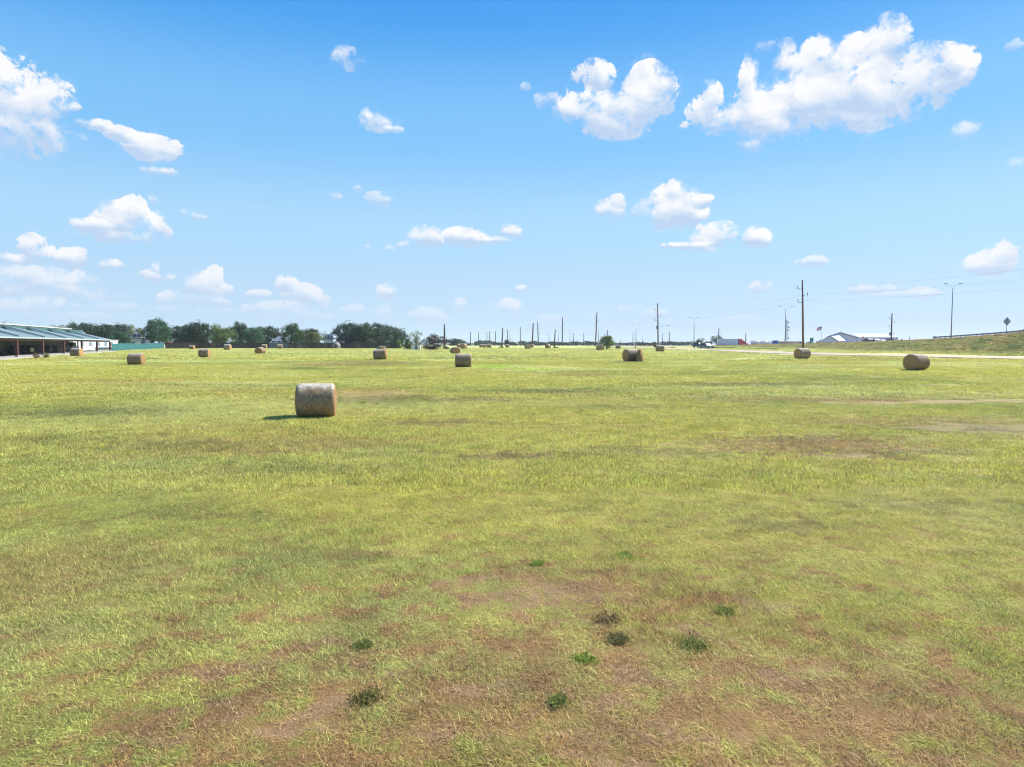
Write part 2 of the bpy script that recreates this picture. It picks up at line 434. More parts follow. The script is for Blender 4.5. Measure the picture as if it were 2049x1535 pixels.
kk = N.m('MAXIMUM', kk, .3)
c = N.mix(1.0, c, N.comb(kk, kk, kk), 'MULTIPLY')
N.put(gout.inputs[0], c); N.put(gout.inputs[1], bare)

def field_mat(name, blades):
    m = bpy.data.materials.new(name); m.use_nodes = True
    t = NT(m.node_tree); b = m.node_tree.nodes['Principled BSDF']
    gr = t.n('ShaderNodeGroup'); gr.node_tree = fg
    geo = t.n('ShaderNodeNewGeometry')
    b.inputs['Roughness'].default_value = .8; b.inputs['Specular IOR Level'].default_value = .15
    if blades:
        rnd = geo.outputs['Random Per Island']
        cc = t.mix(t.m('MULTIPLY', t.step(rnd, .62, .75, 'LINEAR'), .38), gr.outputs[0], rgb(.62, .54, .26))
        k = t.m('MULTIPLY_ADD', t.m('FRACT', t.m('MULTIPLY', rnd, 17.3)), 1.35, .42)
        cc = t.mix(1.0, cc, t.comb(k, k, k), 'MULTIPLY')
        b.inputs['Roughness'].default_value = .55; b.inputs['Specular IOR Level'].default_value = .3
        t.put(b.inputs['Base Color'], cc)
        tr = t.n('ShaderNodeBsdfTranslucent'); t.put(tr.inputs[0], cc)
        mx = t.n('ShaderNodeMixShader'); mx.inputs[0].default_value = .38
        t.put(mx.inputs[1], b.outputs[0]); t.put(mx.inputs[2], tr.outputs[0])
        t.put(m.node_tree.nodes['Material Output'].inputs[0], mx.outputs[0])
    else:
        pos = geo.outputs['Position']
        fine = t.noise(pos, 28, 6, .7)
        vfine = t.noise(pos, 6, 5, .7)
        k = t.m('ADD', t.m('MULTIPLY', fine, .9), t.m('MULTIPLY_ADD', vfine, .7, .15))
        near = t.step(t.sep(pos)[1], 60, 130, 'LINEAR', .75, 1.0)   # darker near, standing in for shaded gaps between stems; left unconnected
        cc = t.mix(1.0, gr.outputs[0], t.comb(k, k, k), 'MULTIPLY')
        cc = t.mix(t.m('MULTIPLY', t.step(fine, .5, .65), .35), cc, rgb(.22, .17, .105))
        # litter tone plus painted shade, for dark gaps under the modelled blades; beyond them the sheet is the closed sward itself
        under_dark = t.step(t.sep(pos)[1], 75, 36, 'LINEAR', 0.0, .62)
        under_dark = t.m('MULTIPLY', under_dark, t.m('SUBTRACT', 1.0, gr.outputs[1]))
        cc = t.mix(under_dark, cc, t.mix(1.0, cc, rgb(.50, .38, .36), 'MULTIPLY'))
        t.put(b.inputs['Base Color'], cc)
        bn = t.n('ShaderNodeBump'); bn.inputs['Strength'].default_value = .9; bn.inputs['Distance'].default_value = .06
        t.put(bn.inputs['Height'], t.m('ADD', fine, vfine)); t.put(b.inputs['Normal'], bn.outputs[0])
    return m
M_GROUND = field_mat('field_ground', False)
M_BLADE = field_mat('grass_blade', True)

# ------------------------------------------------------------------ ground sheet
ys = np.concatenate([np.linspace(-120, 0, 13), np.linspace(2, 60, 88), np.linspace(61, 420, 300), np.geomspace(430, 3000, 50)])
nu = 241
us = np.linspace(-1, 1, nu)
half = 230 + 1.0 * np.maximum(ys, 0)
X = us[None, :] * half[:, None]; Y = np.repeat(ys[:, None], nu, 1)
Z = gz_(X, Y)
verts = np.stack([X, Y, Z], -1).reshape(-1, 3)
ii = np.arange(len(ys) - 1)[:, None] * nu + np.arange(nu - 1)[None, :]
faces = np.stack([ii, ii + 1, ii + nu + 1, ii + nu], -1).reshape(-1, 4)
me = bpy.data.meshes.new('ground')
me.vertices.add(len(verts)); me.vertices.foreach_set('co', verts.reshape(-1).astype('f'))
me.loops.add(faces.size); me.loops.foreach_set('vertex_index', faces.reshape(-1).astype('i'))
me.polygons.add(len(faces)); me.polygons.foreach_set('loop_start', np.arange(0, faces.size, 4, dtype='i'))
me.polygons.foreach_set('loop_total', np.full(len(faces), 4, dtype='i'))
me.polygons.foreach_set('use_smooth', np.ones(len(faces), dtype=bool))
me.update(calc_edges=True)
me.materials.append(M_GROUND)
tag(link('ground', me), kind='structure')

def ribbon(name, pts, widths, m, lift, kind='structure', sub=12):
    """a road laid on the ground along plan points"""
    P = [Vector(q) for q in pts]; C = []
    for i in range(len(P) - 1):
        for k in range(sub):
            t = k / sub
            a, b_, c_, d_ = P[max(i - 1, 0)], P[i], P[i + 1], P[min(i + 2, len(P) - 1)]
            q = .5 * ((2 * b_) + (c_ - a) * t + (2 * a - 5 * b_ + 4 * c_ - d_) * t * t + (3 * b_ - a - 3 * c_ + d_) * t ** 3)
            C.append((q, widths[i] + (widths[i + 1] - widths[i]) * t))
    C.append((P[-1], widths[-1]))
    vs = []; fs = []; nw = 9
    for i, (q, w) in enumerate(C):
        d = (C[min(i + 1, len(C) - 1)][0] - C[max(i - 1, 0)][0]).normalized(); s_ = Vector((d.y, -d.x))
        for k in range(nw):
            e = (k / (nw - 1) - .5) * w
            x, y = q.x + s_.x * e, q.y + s_.y * e
            vs.append((x, y, g(x, y) + lift + .05 * (1 - (2 * k / (nw - 1) - 1) ** 2)))
    for i in range(len(C) - 1):
        for k in range(nw - 1): fs.append((i * nw + k, (i + 1) * nw + k, (i + 1) * nw + k + 1, i * nw + k + 1))
    mb = MB(); mb.add(vs, fs, True)
    return tag(mb.build(name, m), kind=kind)
M_GRAVEL = mat('gravel', (.44, .35, .265), .9, var=.22, scale=.9, bump=.03, bscale=9)
M_ASPHALT = mat('asphalt', (.30, .30, .30), .85, var=.12, scale=.5)
M_CONC = mat('concrete', (.34, .33, .31), .8, var=.15, scale=1.2)
ribbon('gravel_road', [(150, 68), (110, 79), (82, 92), (68, 103), (60, 116), (55, 132), (52, 150), (49, 180), (46, 215), (44, 260), (44, 340)],
       [14, 14, 14, 14, 14, 12, 9, 8, 8, 8, 8], M_GRAVEL, .07)
ribbon('highway', [(EDGE + 14, -60), (EDGE + 14, 60), (EDGE + 14, 150), (EDGE + 14, 250), (EDGE + 14, 350), (EDGE + 10, 450), (EDGE, 900)],
       [22] * 7, M_ASPHALT, .12)
ribbon('frontage_road', [(-20, 372), (60, 366), (100, 362), (170, 372), (300, 400)], [9] * 5, M_ASPHALT, .05)

# ------------------------------------------------------------------ haze
hz = bpy.data.materials.new('haze'); hz.use_nodes = True
hz.node_tree.nodes.clear()
vo = hz.node_tree.nodes.new('ShaderNodeVolumePrincipled'); ho = hz.node_tree.nodes.new('ShaderNodeOutputMaterial')
vo.inputs['Color'].default_value = (.72, .86, 1.0, 1)
vo.inputs['Density'].default_value = 0.00016
vo.inputs['Anisotropy'].default_value = .2
hz.node_tree.links.new(vo.outputs[0], ho.inputs['Volume'])
tag(MB().box(-3400, 3400, -200, 3100, -2.0, 42).build('haze', hz), kind='stuff')

# ------------------------------------------------------------------ grass: tiles of blades instanced over the near field
def blade_tile(name, size, n, hmin, hmax, w, seed, seg=2, lay=0.9):
    r = np.random.default_rng(seed)
    cx = (r.random(n) - .5) * size; cy = (r.random(n) - .5) * size
    k = max(3, int(n / 14))                                       # tufted, not even
    cc = (r.random((k, 2)) - .5) * size; id_ = r.integers(0, k, n); pull = r.random(n) * .75
    cx = cx * (1 - pull) + cc[id_, 0] * pull; cy = cy * (1 - pull) + cc[id_, 1] * pull
    h = hmin + (hmax - hmin) * r.random(n) ** 1.8
    a = r.random(n) * 2 * math.pi
    lean = lay * h * (.25 + r.random(n))
    dx, dy = np.cos(a), np.sin(a)
    b = a + math.pi / 2 + (r.random(n) - .5)
    wx, wy = np.cos(b) * w * .5, np.sin(b) * w * .5
    wf = .6 + .8 * r.random(n); wx *= wf; wy *= wf
    z0 = np.full(n, -.02)
    def P(t):                                                     # bends over as it rises
        return np.stack([cx + dx * lean * t * t, cy + dy * lean * t * t, z0 + h * (t - .28 * t * t)], -1)
    W = np.stack([wx, wy, np.zeros(n)], -1)
    p0, p1, p2 = P(0.), P(.55), P(1.)
    v = np.stack([p0 - W, p0 + W, p1 + W * .8, p2, p1 - W * .8], 1)   # one five-sided bent blade
    me = bpy.data.meshes.new(name)
    n_ = n
    me.vertices.add(n_ * 5); me.vertices.foreach_set('co', v.reshape(-1).astype('f'))
    idx = np.array([0, 1, 2, 4, 4, 2, 3])
    base = (np.arange(n_) * 5)[:, None]
    li = (base + idx[None, :]).reshape(-1)
    me.loops.add(len(li)); me.loops.foreach_set('vertex_index', li.astype('i'))
    st = (np.arange(n_) * 7)[:, None] + np.array([0, 4])[None, :]
    me.polygons.add(n_ * 2); me.polygons.foreach_set('loop_start', st.reshape(-1).astype('i'))
    me.polygons.foreach_set('loop_total', np.tile([4, 3], n_).astype('i'))
    me.update(calc_edges=True)
    me.materials.append(M_BLADE)
    return bpy.data.objects.new(name, me)

def vnoise(x, y, s, seed):
    r = np.random.default_rng(seed); T = r.random((64, 64))
    u, v = x * s, y * s; i, j = np.floor(u).astype(int), np.floor(v).astype(int); fu, fv = ss(u - i), ss(v - j)
    A = lambda a, b: T[a % 64, b % 64]
    return (A(i, j) * (1 - fu) + A(i + 1, j) * fu) * (1 - fv) + (A(i, j + 1) * (1 - fu) + A(i + 1, j + 1) * fu) * fv

def grass_field(name, y0, y1, step, tiles, margin, seed, hs=1.0, skip=None, bare_thin=True):
    coll = bpy.data.collections.new(name + '_tiles')
    for t in tiles: coll.objects.link(t)
    r = np.random.default_rng(seed)
    gy = np.arange(y0, y1, step)
    P = []
    for y in gy:
        hw = .79 * max(y, 0) + margin
        x = np.arange(-hw, hw, step)
        P.append(np.stack([x + (r.random(len(x)) - .5) * step * 1.1, y + (r.random(len(x)) - .5) * step * 1.1], -1))
    P = np.concatenate(P)
    x, y = P[:, 0], P[:, 1]
    keep = np.ones(len(x), bool)
    nb = .6 * vnoise(x, y, .5, 3) + .4 * vnoise(x, y, 1.7, 4)
    sc = .42 + 1.15 * nb
    for (bx, by, rx, ry, s, colr) in PATCH:
        d = np.hypot((x - bx) / rx, (y - by) / ry) + (nb - .5) * 1.2
        inn = d < .9
        if colr is SOIL:
            keep &= ~(inn & (r.random(len(x)) < .8 * s)); sc = np.where(inn, sc * .5, sc)
        if colr is BROWN: sc = np.where(inn, sc * .82, sc)
        if colr is LIME: sc = np.where(inn, sc * 1.25, sc)
    if skip is not None: keep &= ~skip(x, y)
    x, y, sc = x[keep], y[keep], sc[keep]
    z = gz_(x, y)
    me = bpy.data.meshes.new(name)
    me.vertices.add(len(x)); me.vertices.foreach_set('co', np.stack([x, y, z], -1).reshape(-1).astype('f'))
    at_ = me.attributes.new('rz', 'FLOAT_VECTOR', 'POINT')
    rot = np.zeros((len(x), 3)); rot[:, 2] = r.random(len(x)) * 2 * math.pi
    at_.data.foreach_set('vector', rot.reshape(-1).astype('f'))
    at_ = me.attributes.new('sc', 'FLOAT_VECTOR', 'POINT')
    s3 = np.stack([np.ones(len(x)), np.ones(len(x)), sc * hs], -1)
    at_.data.foreach_set('vector', s3.reshape(-1).astype('f'))
    o = link(name, me)
    ng = bpy.data.node_groups.new(name, 'GeometryNodeTree')
    ng.interface.new_socket('Geometry', in_out='INPUT', socket_type='NodeSocketGeometry')
    ng.interface.new_socket('Geometry', in_out='OUTPUT', socket_type='NodeSocketGeometry')
    n = ng.nodes; L = ng.links
    gi, go = n.new('NodeGroupInput'), n.new('NodeGroupOutput')
    ci = n.new('GeometryNodeCollectionInfo'); ci.inputs[0].default_value = coll; ci.inputs[1].default_value = True; ci.inputs[2].default_value = True
    ip = n.new('GeometryNodeInstanceOnPoints'); ip.inputs['Pick Instance'].default_value = True
    a1 = n.new('GeometryNodeInputNamedAttribute'); a1.data_type = 'FLOAT_VECTOR'; a1.inputs[0].default_value = 'rz'
    a2 = n.new('GeometryNodeInputNamedAttribute'); a2.data_type = 'FLOAT_VECTOR'; a2.inputs[0].default_value = 'sc'
    L.new(gi.outputs[0], ip.inputs['Points']); L.new(ci.outputs[0], ip.inputs['Instance'])
    L.new(a1.outputs[0], ip.inputs['Rotation']); L.new(a2.outputs[0], ip.inputs['Scale'])
    L.new(ip.outputs[0], go.inputs[0])
    o.modifiers.new('grass', 'NODES').node_group = ng
    return tag(o, kind='stuff')

def no_road(x, y):
    """keeps blades off the gravel and the tarmac"""
    rx = np.interp(y, [60, 79, 92, 103, 116, 132, 150, 180, 215, 260, 340], [170, 110, 82, 68, 60, 55, 52, 49, 46, 44, 44])
    hw = np.where(y < 130, 17, 7)
    return ((np.abs(x - rx) < hw) & (y > 70)) | ((x > EDGE + 1) & (x < EDGE + 27)) | ((x < -66) & (x < -66 - (y - 92) * .33) & (y > 60) & (y < 152))
ra = np.random.default_rng(5)
grass_field('grass', -3, 15, .36, [blade_tile('near_tile', .62, 820, .02, .10, .0048, 20 + i, lay=1.15) for i in range(7)], 11.0, 1)
grass_field('grass', 15, 36, .62, [blade_tile('mid_tile', 1.05, 760, .04, .15, .0105, 40 + i, lay=.75) for i in range(6)], 11.0, 2)
grass_field('grass', 36, 90, 1.5, [blade_tile('far_tile', 2.4, 1300, .05, .16, .024, 60 + i, lay=.7) for i in range(5)], 18.0, 3, skip=no_road)
grass_field('grass', 90, 225, 3.6, [blade_tile('distant_tile', 5.4, 1100, .07, .20, .10, 80 + i, lay=.6) for i in range(4)], 14.0, 4, skip=no_road)
grass_field('grass', 84, 300, 1.9, [blade_tile('bank_tile', 2.9, 420, .15, .55, .10, 90 + i, lay=.5) for i in range(4)], 60.0, 5, hs=.8, skip=lambda x, y: ~(((x > EDGE - 30) & (x < EDGE - 2.2)) & ~no_road(x, y)))
grass_field('grass', 84, 300, 2.4, [blade_tile('verge_tile', 2.6, 300, .12, .42, .09, 95 + i, lay=.5) for i in range(3)], 60.0, 6, hs=.7,
            skip=lambda x, y: no_road(x, y) | (x > EDGE - 30) | (np.abs(x - np.interp(y, [60, 79, 92, 103, 116, 132, 150, 180, 215, 260, 340], [170, 110, 82, 68, 60, 55, 52, 49, 46, 44, 44])) > np.where(y < 130, 20.5, 11)))

# ------------------------------------------------------------------ hay bales
def straw_mat(name, a, b, ring, bleach):
    m = bpy.data.materials.new(name); m.use_nodes = True
    t = NT(m.node_tree); bs = m.node_tree.nodes['Principled BSDF']
    oc = t.n('ShaderNodeTexCoord').outputs['Object']
    rnd = t.n('ShaderNodeObjectInfo').outputs['Random']
    off = t.comb(t.m('MULTIPLY', rnd, 37.0), t.m('MULTIPLY', rnd, 11.0), 0.0)
    oo = t.v('ADD', oc, off)
    if ring:                                                      # rolled layers seen end on
        x, y, z = t.sep(oc)[:3]
        rad = t.v('LENGTH', t.comb(0.0, y, t.m('SUBTRACT', z, .70)))
        r2 = t.m('ADD', rad, t.m('MULTIPLY', t.noise(oo, 5, 4), .08))
        lay = t.noise(t.comb(t.m('MULTIPLY', r2, 34.0), 0.0, 0.0), 1.0, 2, .5)
        fib = t.noise(oo, 45, 5, .7)
        hgt = t.m('ADD', lay, t.m('MULTIPLY', fib, .8))
        c = t.mix(t.step(hgt, .66, 1.04), rgb(*a), rgb(*b))
    else:
        fib = t.noise(t.v('MULTIPLY', oo, (34, 9, 9)), 1.0, 6, .7, .6)
        blot = t.noise(oo, 2.4, 5, .65)
        c = t.mix(t.step(fib, .32, .68), rgb(*a), rgb(*b))
        c = t.mix(t.m('MULTIPLY', t.step(blot, .50, .68), .55), c, rgb(.11, .082, .055))
        # weathered pale net wrap on the top of the roll
        z = t.sep(oc)[2]
        top = t.step(t.m('ADD', z, t.m('MULTIPLY', t.m('SUBTRACT', t.noise(oo, 5, 6, .75, .8), .5), 1.5)), 1.08, 1.5)
        top = t.m('MULTIPLY', top, bleach)
        c = t.mix(top, c, rgb(.52, .50, .43))
        hgt = t.m('ADD', fib, t.m('MULTIPLY', blot, 1.0))
    k = t.m('MULTIPLY_ADD', rnd, .3, .85)
    c = t.mix(1.0, c, t.comb(k, k, k), 'MULTIPLY')
    t.put(bs.inputs['Base Color'], c)
    bs.inputs['Roughness'].default_value = .85; bs.inputs['Specular IOR Level'].default_value = .2
    bn = t.n('ShaderNodeBump'); bn.inputs['Strength'].default_value = .9; bn.inputs['Distance'].default_value = .035
    t.put(bn.inputs['Height'], hgt); t.put(bs.inputs['Normal'], bn.outputs[0])
    return m
M_SIDE = straw_mat('hay_side', (.17, .115, .070), (.41, .295, .18), False, .95)
M_END = straw_mat('hay_end', (.20, .105, .048), (.47, .28, .12), True, 0)
M_STRAW = mat('loose_straw', (.45, .34, .17), .7, var=.3, scale=8)
BR, BL = .70, 1.50                                                # radius and length of a roll

def bale_radius(a, u, sd_):
    n1 = mnoise.noise(Vector((math.cos(a) * 1.4 + sd_, math.sin(a) * 1.4, u * 1.7)))
    n2 = mnoise.noise(Vector((math.cos(a) * 5 + sd_, math.sin(a) * 5, u * 6)))
    r = BR * (1 + .022 * n1 + .010 * n2)
    e = abs(u) * 2
    if e > .88: r *= 1 - .10 * ((e - .88) / .12) ** 2             # shoulders round over
    return r
def bale_meshes(sd_, slump=0.0):
    NA, NU = 56, 22
    us_ = [(-.5 + i / NU) for i in range(NU + 1)]
    def pt(a, u, k=1.0):
        r = bale_radius(a, u, sd_) * k
        y, z = math.sin(a) * r, BR + math.cos(a) * r
        z = max(z, .045 + .25 * max(0, .09 - z))                  # sits flat on the ground
        y *= 1 + .05 * (1 - z / (2 * BR)) + slump * .5 * (1 - z / (2 * BR))
        z *= 1 - slump * .12
        return Vector((u * BL, y, z))
    side = MB(); vs = [pt(2 * math.pi * k / NA, u) for u in us_ for k in range(NA)]
    fs = [(i * NA + k, i * NA + (k + 1) % NA, (i + 1) * NA + (k + 1) % NA, (i + 1) * NA + k) for i in range(NU) for k in range(NA)]
    side.add(vs, fs, True)
    ends = []
    for sg in (-1, 1):
        e = MB(); NR = 9; vs = []; fs = []
        for j in range(NR + 1):
            k_ = j / NR
            for k in range(NA):
                a = 2 * math.pi * k / NA
                q = pt(a, .5 * sg, k_)
                dome = .055 * (1 - k_ ** 3) + .03 * mnoise.noise(Vector((math.cos(a) * k_ * 5, math.sin(a) * k_ * 5, sd_ + sg))) * (1 - k_ ** 6)
                q.x += sg * (dome + .002)
                c0 = Vector((q.x, 0, BR)); q = Vector((q.x, q.y, q.z))
                vs.append(q)
        for j in range(NR):
            for k in range(NA):
                f = (j * NA + k, j * NA + (k + 1) % NA, (j + 1) * NA + (k + 1) % NA, (j + 1) * NA + k)
                fs.append(f if sg < 0 else f[::-1])
        e.add(vs, fs, True); ends.append(e)
    # stalks standing off the surface
    r = random.Random(int(sd_ * 10) + 3); lo = MB()
    for _ in range(620):
        if r.random() < .6:
            a = r.uniform(0, 2 * math.pi); u = r.uniform(-.49, .49); q = pt(a, u); nrm = Vector((0, math.sin(a), math.cos(a)))
            if r.random() < .25: u = .49 * (1 if r.random() < .5 else -1); q = pt(a, u)
        else:
            a = r.uniform(0, 2 * math.pi); sg = r.choice((-1, 1)); k_ = math.sqrt(r.random()); q = pt(a, .5 * sg, k_); nrm = Vector((sg, 0, 0)); q = q + nrm * .05
        if q.z < .08: continue
        tdir = Vector((r.gauss(0, 1), r.gauss(0, 1), r.gauss(0, 1))); tdir = (tdir - nrm * tdir.dot(nrm)).normalized()
        d = (tdir + nrm * r.uniform(.05, .5)).normalized() * r.uniform(.05, .14)
        w = d.cross(nrm).normalized() * r.uniform(.003, .006)
        if w.length < 1e-6: continue
        p0 = q - nrm * .01
        lo.add([p0 - w, p0 + w, p0 + d], [(0, 1, 2)])
    return side, ends, lo
def make_bale(sd_, slump=0.0):
    side, ends, lo = bale_meshes(sd_, slump)
    t = thing('hay_bale', 'x', 'hay bale', group='round hay bales lying about the field')
    side.build('rolled_side', M_SIDE, t)
    for e in ends: e.build('end_face', M_END, t)
    tag(lo.build('loose_straw', M_STRAW, t), kind='stuff')
    return t
PROTO = [make_bale(1.3), make_bale(4.1, .3), make_bale(7.7, .6), make_bale(12.9, .15)]
used = [False] * 4
# px, top, base, angle (deg; + = right end turned to the eye), prototype, label
BALES = [
 (633, 767, 836, 4, 0, 'nearest and largest bale, net wrap bleached white on top, alone in the open field'),
 (273, 706, 730.5, 20, 1, 'round bale with sunlit orange right end, before the far end of the teal fence'),
 (409.5, 697.5, 715, 20, 3, 'side-on bale with narrow orange end, nearest of those before the dark fence'),
 (153.5, 696.5, 713.5, 30, 0, 'round bale with glowing orange end standing before the open pole barn'),
 (762, 697.5, 720.5, 9, 1, 'leaning round bale on a brown hollow, another bale peeping over its right top'),
 (764, 691, 705, 70, 2, 'brown bale end peeping over the leaning bale in front of it'),
 (927, 707, 735.5, 0, 3, 'white topped bale seen square on, beside the bright lime green patch of grass'),
 (911, 693, 708, 72, 2, 'dark brown sagging bale end just behind the white topped square-on bale'),
 (928, 687.5, 698.5, -68, 0, 'small round bale end with pale lit right side, behind the sagging brown bale'),
 (919, 687.6, 695.5, -20, 1, 'pale bale half hidden behind a round brown bale end, right of the purple shrub'),
 (963, 690.3, 695.2, 10, 1, 'low flattened bale, leftmost of three touching in a row under the bare far poles'),
 (970, 689, 695.6, 5, 3, 'middle one of three far bales touching in a row under the bare far poles'),
 (979, 688.2, 696, 12, 0, 'right one of three far bales touching in a row, largest of them'),
 (1015.5, 688.8, 695.4, 15, 3, 'small far bale beside a round tree, right of the leaning post with weeds'),
 (1056, 688.8, 698.3, 75, 2, 'brown bale end in front of the foot of the dark post that leans right'),
 (1064, 688.6, 695.6, 20, 1, 'pale bale tucked behind a brown bale end by the dark leaning post'),
 (1096.5, 688.6, 697.6, -66, 0, 'brown bale end with bright right rim, left of the short leaning post'),
 (1200.5, 688.8, 701, 80, 2, 'brown bale end on, left of the bright green bushy tree'),
 (1236.5, 689.8, 698, -10, 1, 'side-on bale just right of the bright green bushy tree'),
 (1320.5, 690.3, 704, -16, 3, 'grey brown bale at the foot of the tall pole with a transformer and lamp arm'),
 (1263, 698, 724, -30, 0, 'large bale with its right end torn open into a heap of loose hay'),
 (1605, 695.8, 718, -36, 1, 'round bale below the tallest bracketed utility pole, by the gravel road'),
 (1833, 707.5, 741, -54, 3, 'large round bale with its spiral end turned left, before the grassy road bank'),
 (520.5, 693.8, 708, -62, 2, 'bale showing a broad brown end and a thin pale lit side, before the grey-roofed house'),
 (384, 690.5, 699.3, 22, 1, 'small bale with another close behind its right end, before the dark fence'),
 (391, 689.3, 697.5, 24, 3, 'bale mostly hidden behind the right end of a small bale'),
 (455.5, 689, 700.3, 22, 0, 'mid-distance bale before the dark fence, left of a smaller one'),
 (475.5, 688.8, 695.6, 8, 3, 'tiny bale close to the dark fence below a long pale low roof'),
 (511, 688.8, 696.3, 10, 1, 'tiny bale just left of the broad brown bale end'),
 (529, 689, 698, 14, 0, 'small bale peeping out behind the broad brown bale end'),
 (560, 689, 698, 8, 3, 'small bale before the pale fence and the blue-grey hipped roof'),
 (589, 688.4, 696.2, 6, 1, 'small bale below the darkest green round-topped tree'),
 (645, 688.2, 695.4, 6, 0, 'small bale left of the little domed shelter and below the white house'),
 (676.5, 688, 696.6, 4, 3, 'small bale standing right in front of the little domed shelter'),
 (697, 688.3, 695.4, 4, 1, 'tiny bale right of the domed shelter, under the great oaks'),
]
for (px, top, base, ang, k, lab) in BALES:
    # the bale's middle is a little behind its visible front foot
    p0 = hit(px, base)
    D = p0.y
    sc = (base - top) / F0 * D / (2 * BR)
    lim = (.82, 1.2)
    if not lim[0] < sc < lim[1]: sc = min(max(sc, lim[0]), lim[1])
    los = Vector((p0.x, p0.y, 0)).normalized()
    c0 = p0 + los * (.45 * sc)
    yaw_los = math.atan2(-p0.x, p0.y)                             # axis square to the line of sight
    yaw = yaw_los - R(ang)
    loc = (c0.x, c0.y, g(c0.x, c0.y) - .03)
    if not used[k]:
        used[k] = True; b = PROTO[k]; b['label'] = lab; b.location = loc; b.rotation_euler = (0, 0, yaw); b.scale = (sc, sc, sc)
    else: b = copy_tree(PROTO[k], lab, loc, yaw, (sc, sc, sc))
    if px == 762: b.rotation_euler = (0, R(-5), yaw)
# loose hay at the torn end
hp = hit(1280, 724.5); hp += Vector((hp.x, hp.y, 0)).normalized() * .6
r = random.Random(5)
mb = MB(); NA = 26; vs = []; fs = []
for j in range(9):
    tt = j / 8
    for k in range(NA):
        a = 2 * math.pi * k / NA
        rr = (.52 * math.cos(tt * 1.45) + .02) * (1 + .28 * mnoise.noise(Vector((math.cos(a) * 2, math.sin(a) * 2, tt * 3))))
        vs.append((math.cos(a) * rr * .85, math.sin(a) * rr * 1.35, 1.42 * math.sin(tt * 1.5) * (1 + .05 * math.sin(a * 3))))
for j in range(8):
    for k in range(NA): fs.append((j * NA + k, j * NA + (k + 1) % NA, (j + 1) * NA + (k + 1) % NA, (j + 1) * NA + k))
mb.add(vs, fs, True)
for _ in range(500):
    q = Vector(r.choice(vs)); d = Vector((r.gauss(0, 1), r.gauss(0, 1), r.gauss(.2, .8))).normalized() * r.uniform(.1, .3); w = d.orthogonal().normalized() * .008
    mb.add([q - w, q + w, q + d], [(0, 1, 2)])
hay = mb.build('hay_heap', M_END)
hay.location = (hp.x, hp.y, g(hp.x, hp.y) - .05); hay.rotation_euler = (0, 0, R(-10))
tag(hay, 'ragged heap of loose orange hay slumped against the torn end of a large bale', 'hay heap')

# ------------------------------------------------------------------ trees
def leaf_mat(name, tr=.3, spec=.35):
    m = bpy.data.materials.new(name); m.use_nodes = True
    t = NT(m.node_tree); b = m.node_tree.nodes['Principled BSDF']
    col = t.n('ShaderNodeObjectInfo').outputs['Color']
    rnd = t.n('ShaderNodeNewGeometry').outputs['Random Per Island']
    k = t.m('MULTIPLY_ADD', rnd, .9, .55)
    cc = t.mix(1.0, col, t.comb(k, k, t.m('MULTIPLY', k, .9)), 'MULTIPLY')
    t.put(b.inputs['Base Color'], cc); b.inputs['Roughness'].default_value = .5; b.inputs['Specular IOR Level'].default_value = spec
    ts = t.n('ShaderNodeBsdfTranslucent'); t.put(ts.inputs[0], cc)
    mx = t.n('ShaderNodeMixShader'); mx.inputs[0].default_value = tr
    t.put(mx.inputs[1], b.outputs[0]); t.put(mx.inputs[2], ts.outputs[0])
    t.put(m.node_tree.nodes['Material Output'].inputs[0], mx.outputs[0])
    return m
M_LEAF = leaf_mat('leaf')
M_WEED = leaf_mat('weed_leaf', .35, .05)
M_BARK = mat('bark', (.115, .085, .062), .9, var=.3, scale=4, bump=.03)

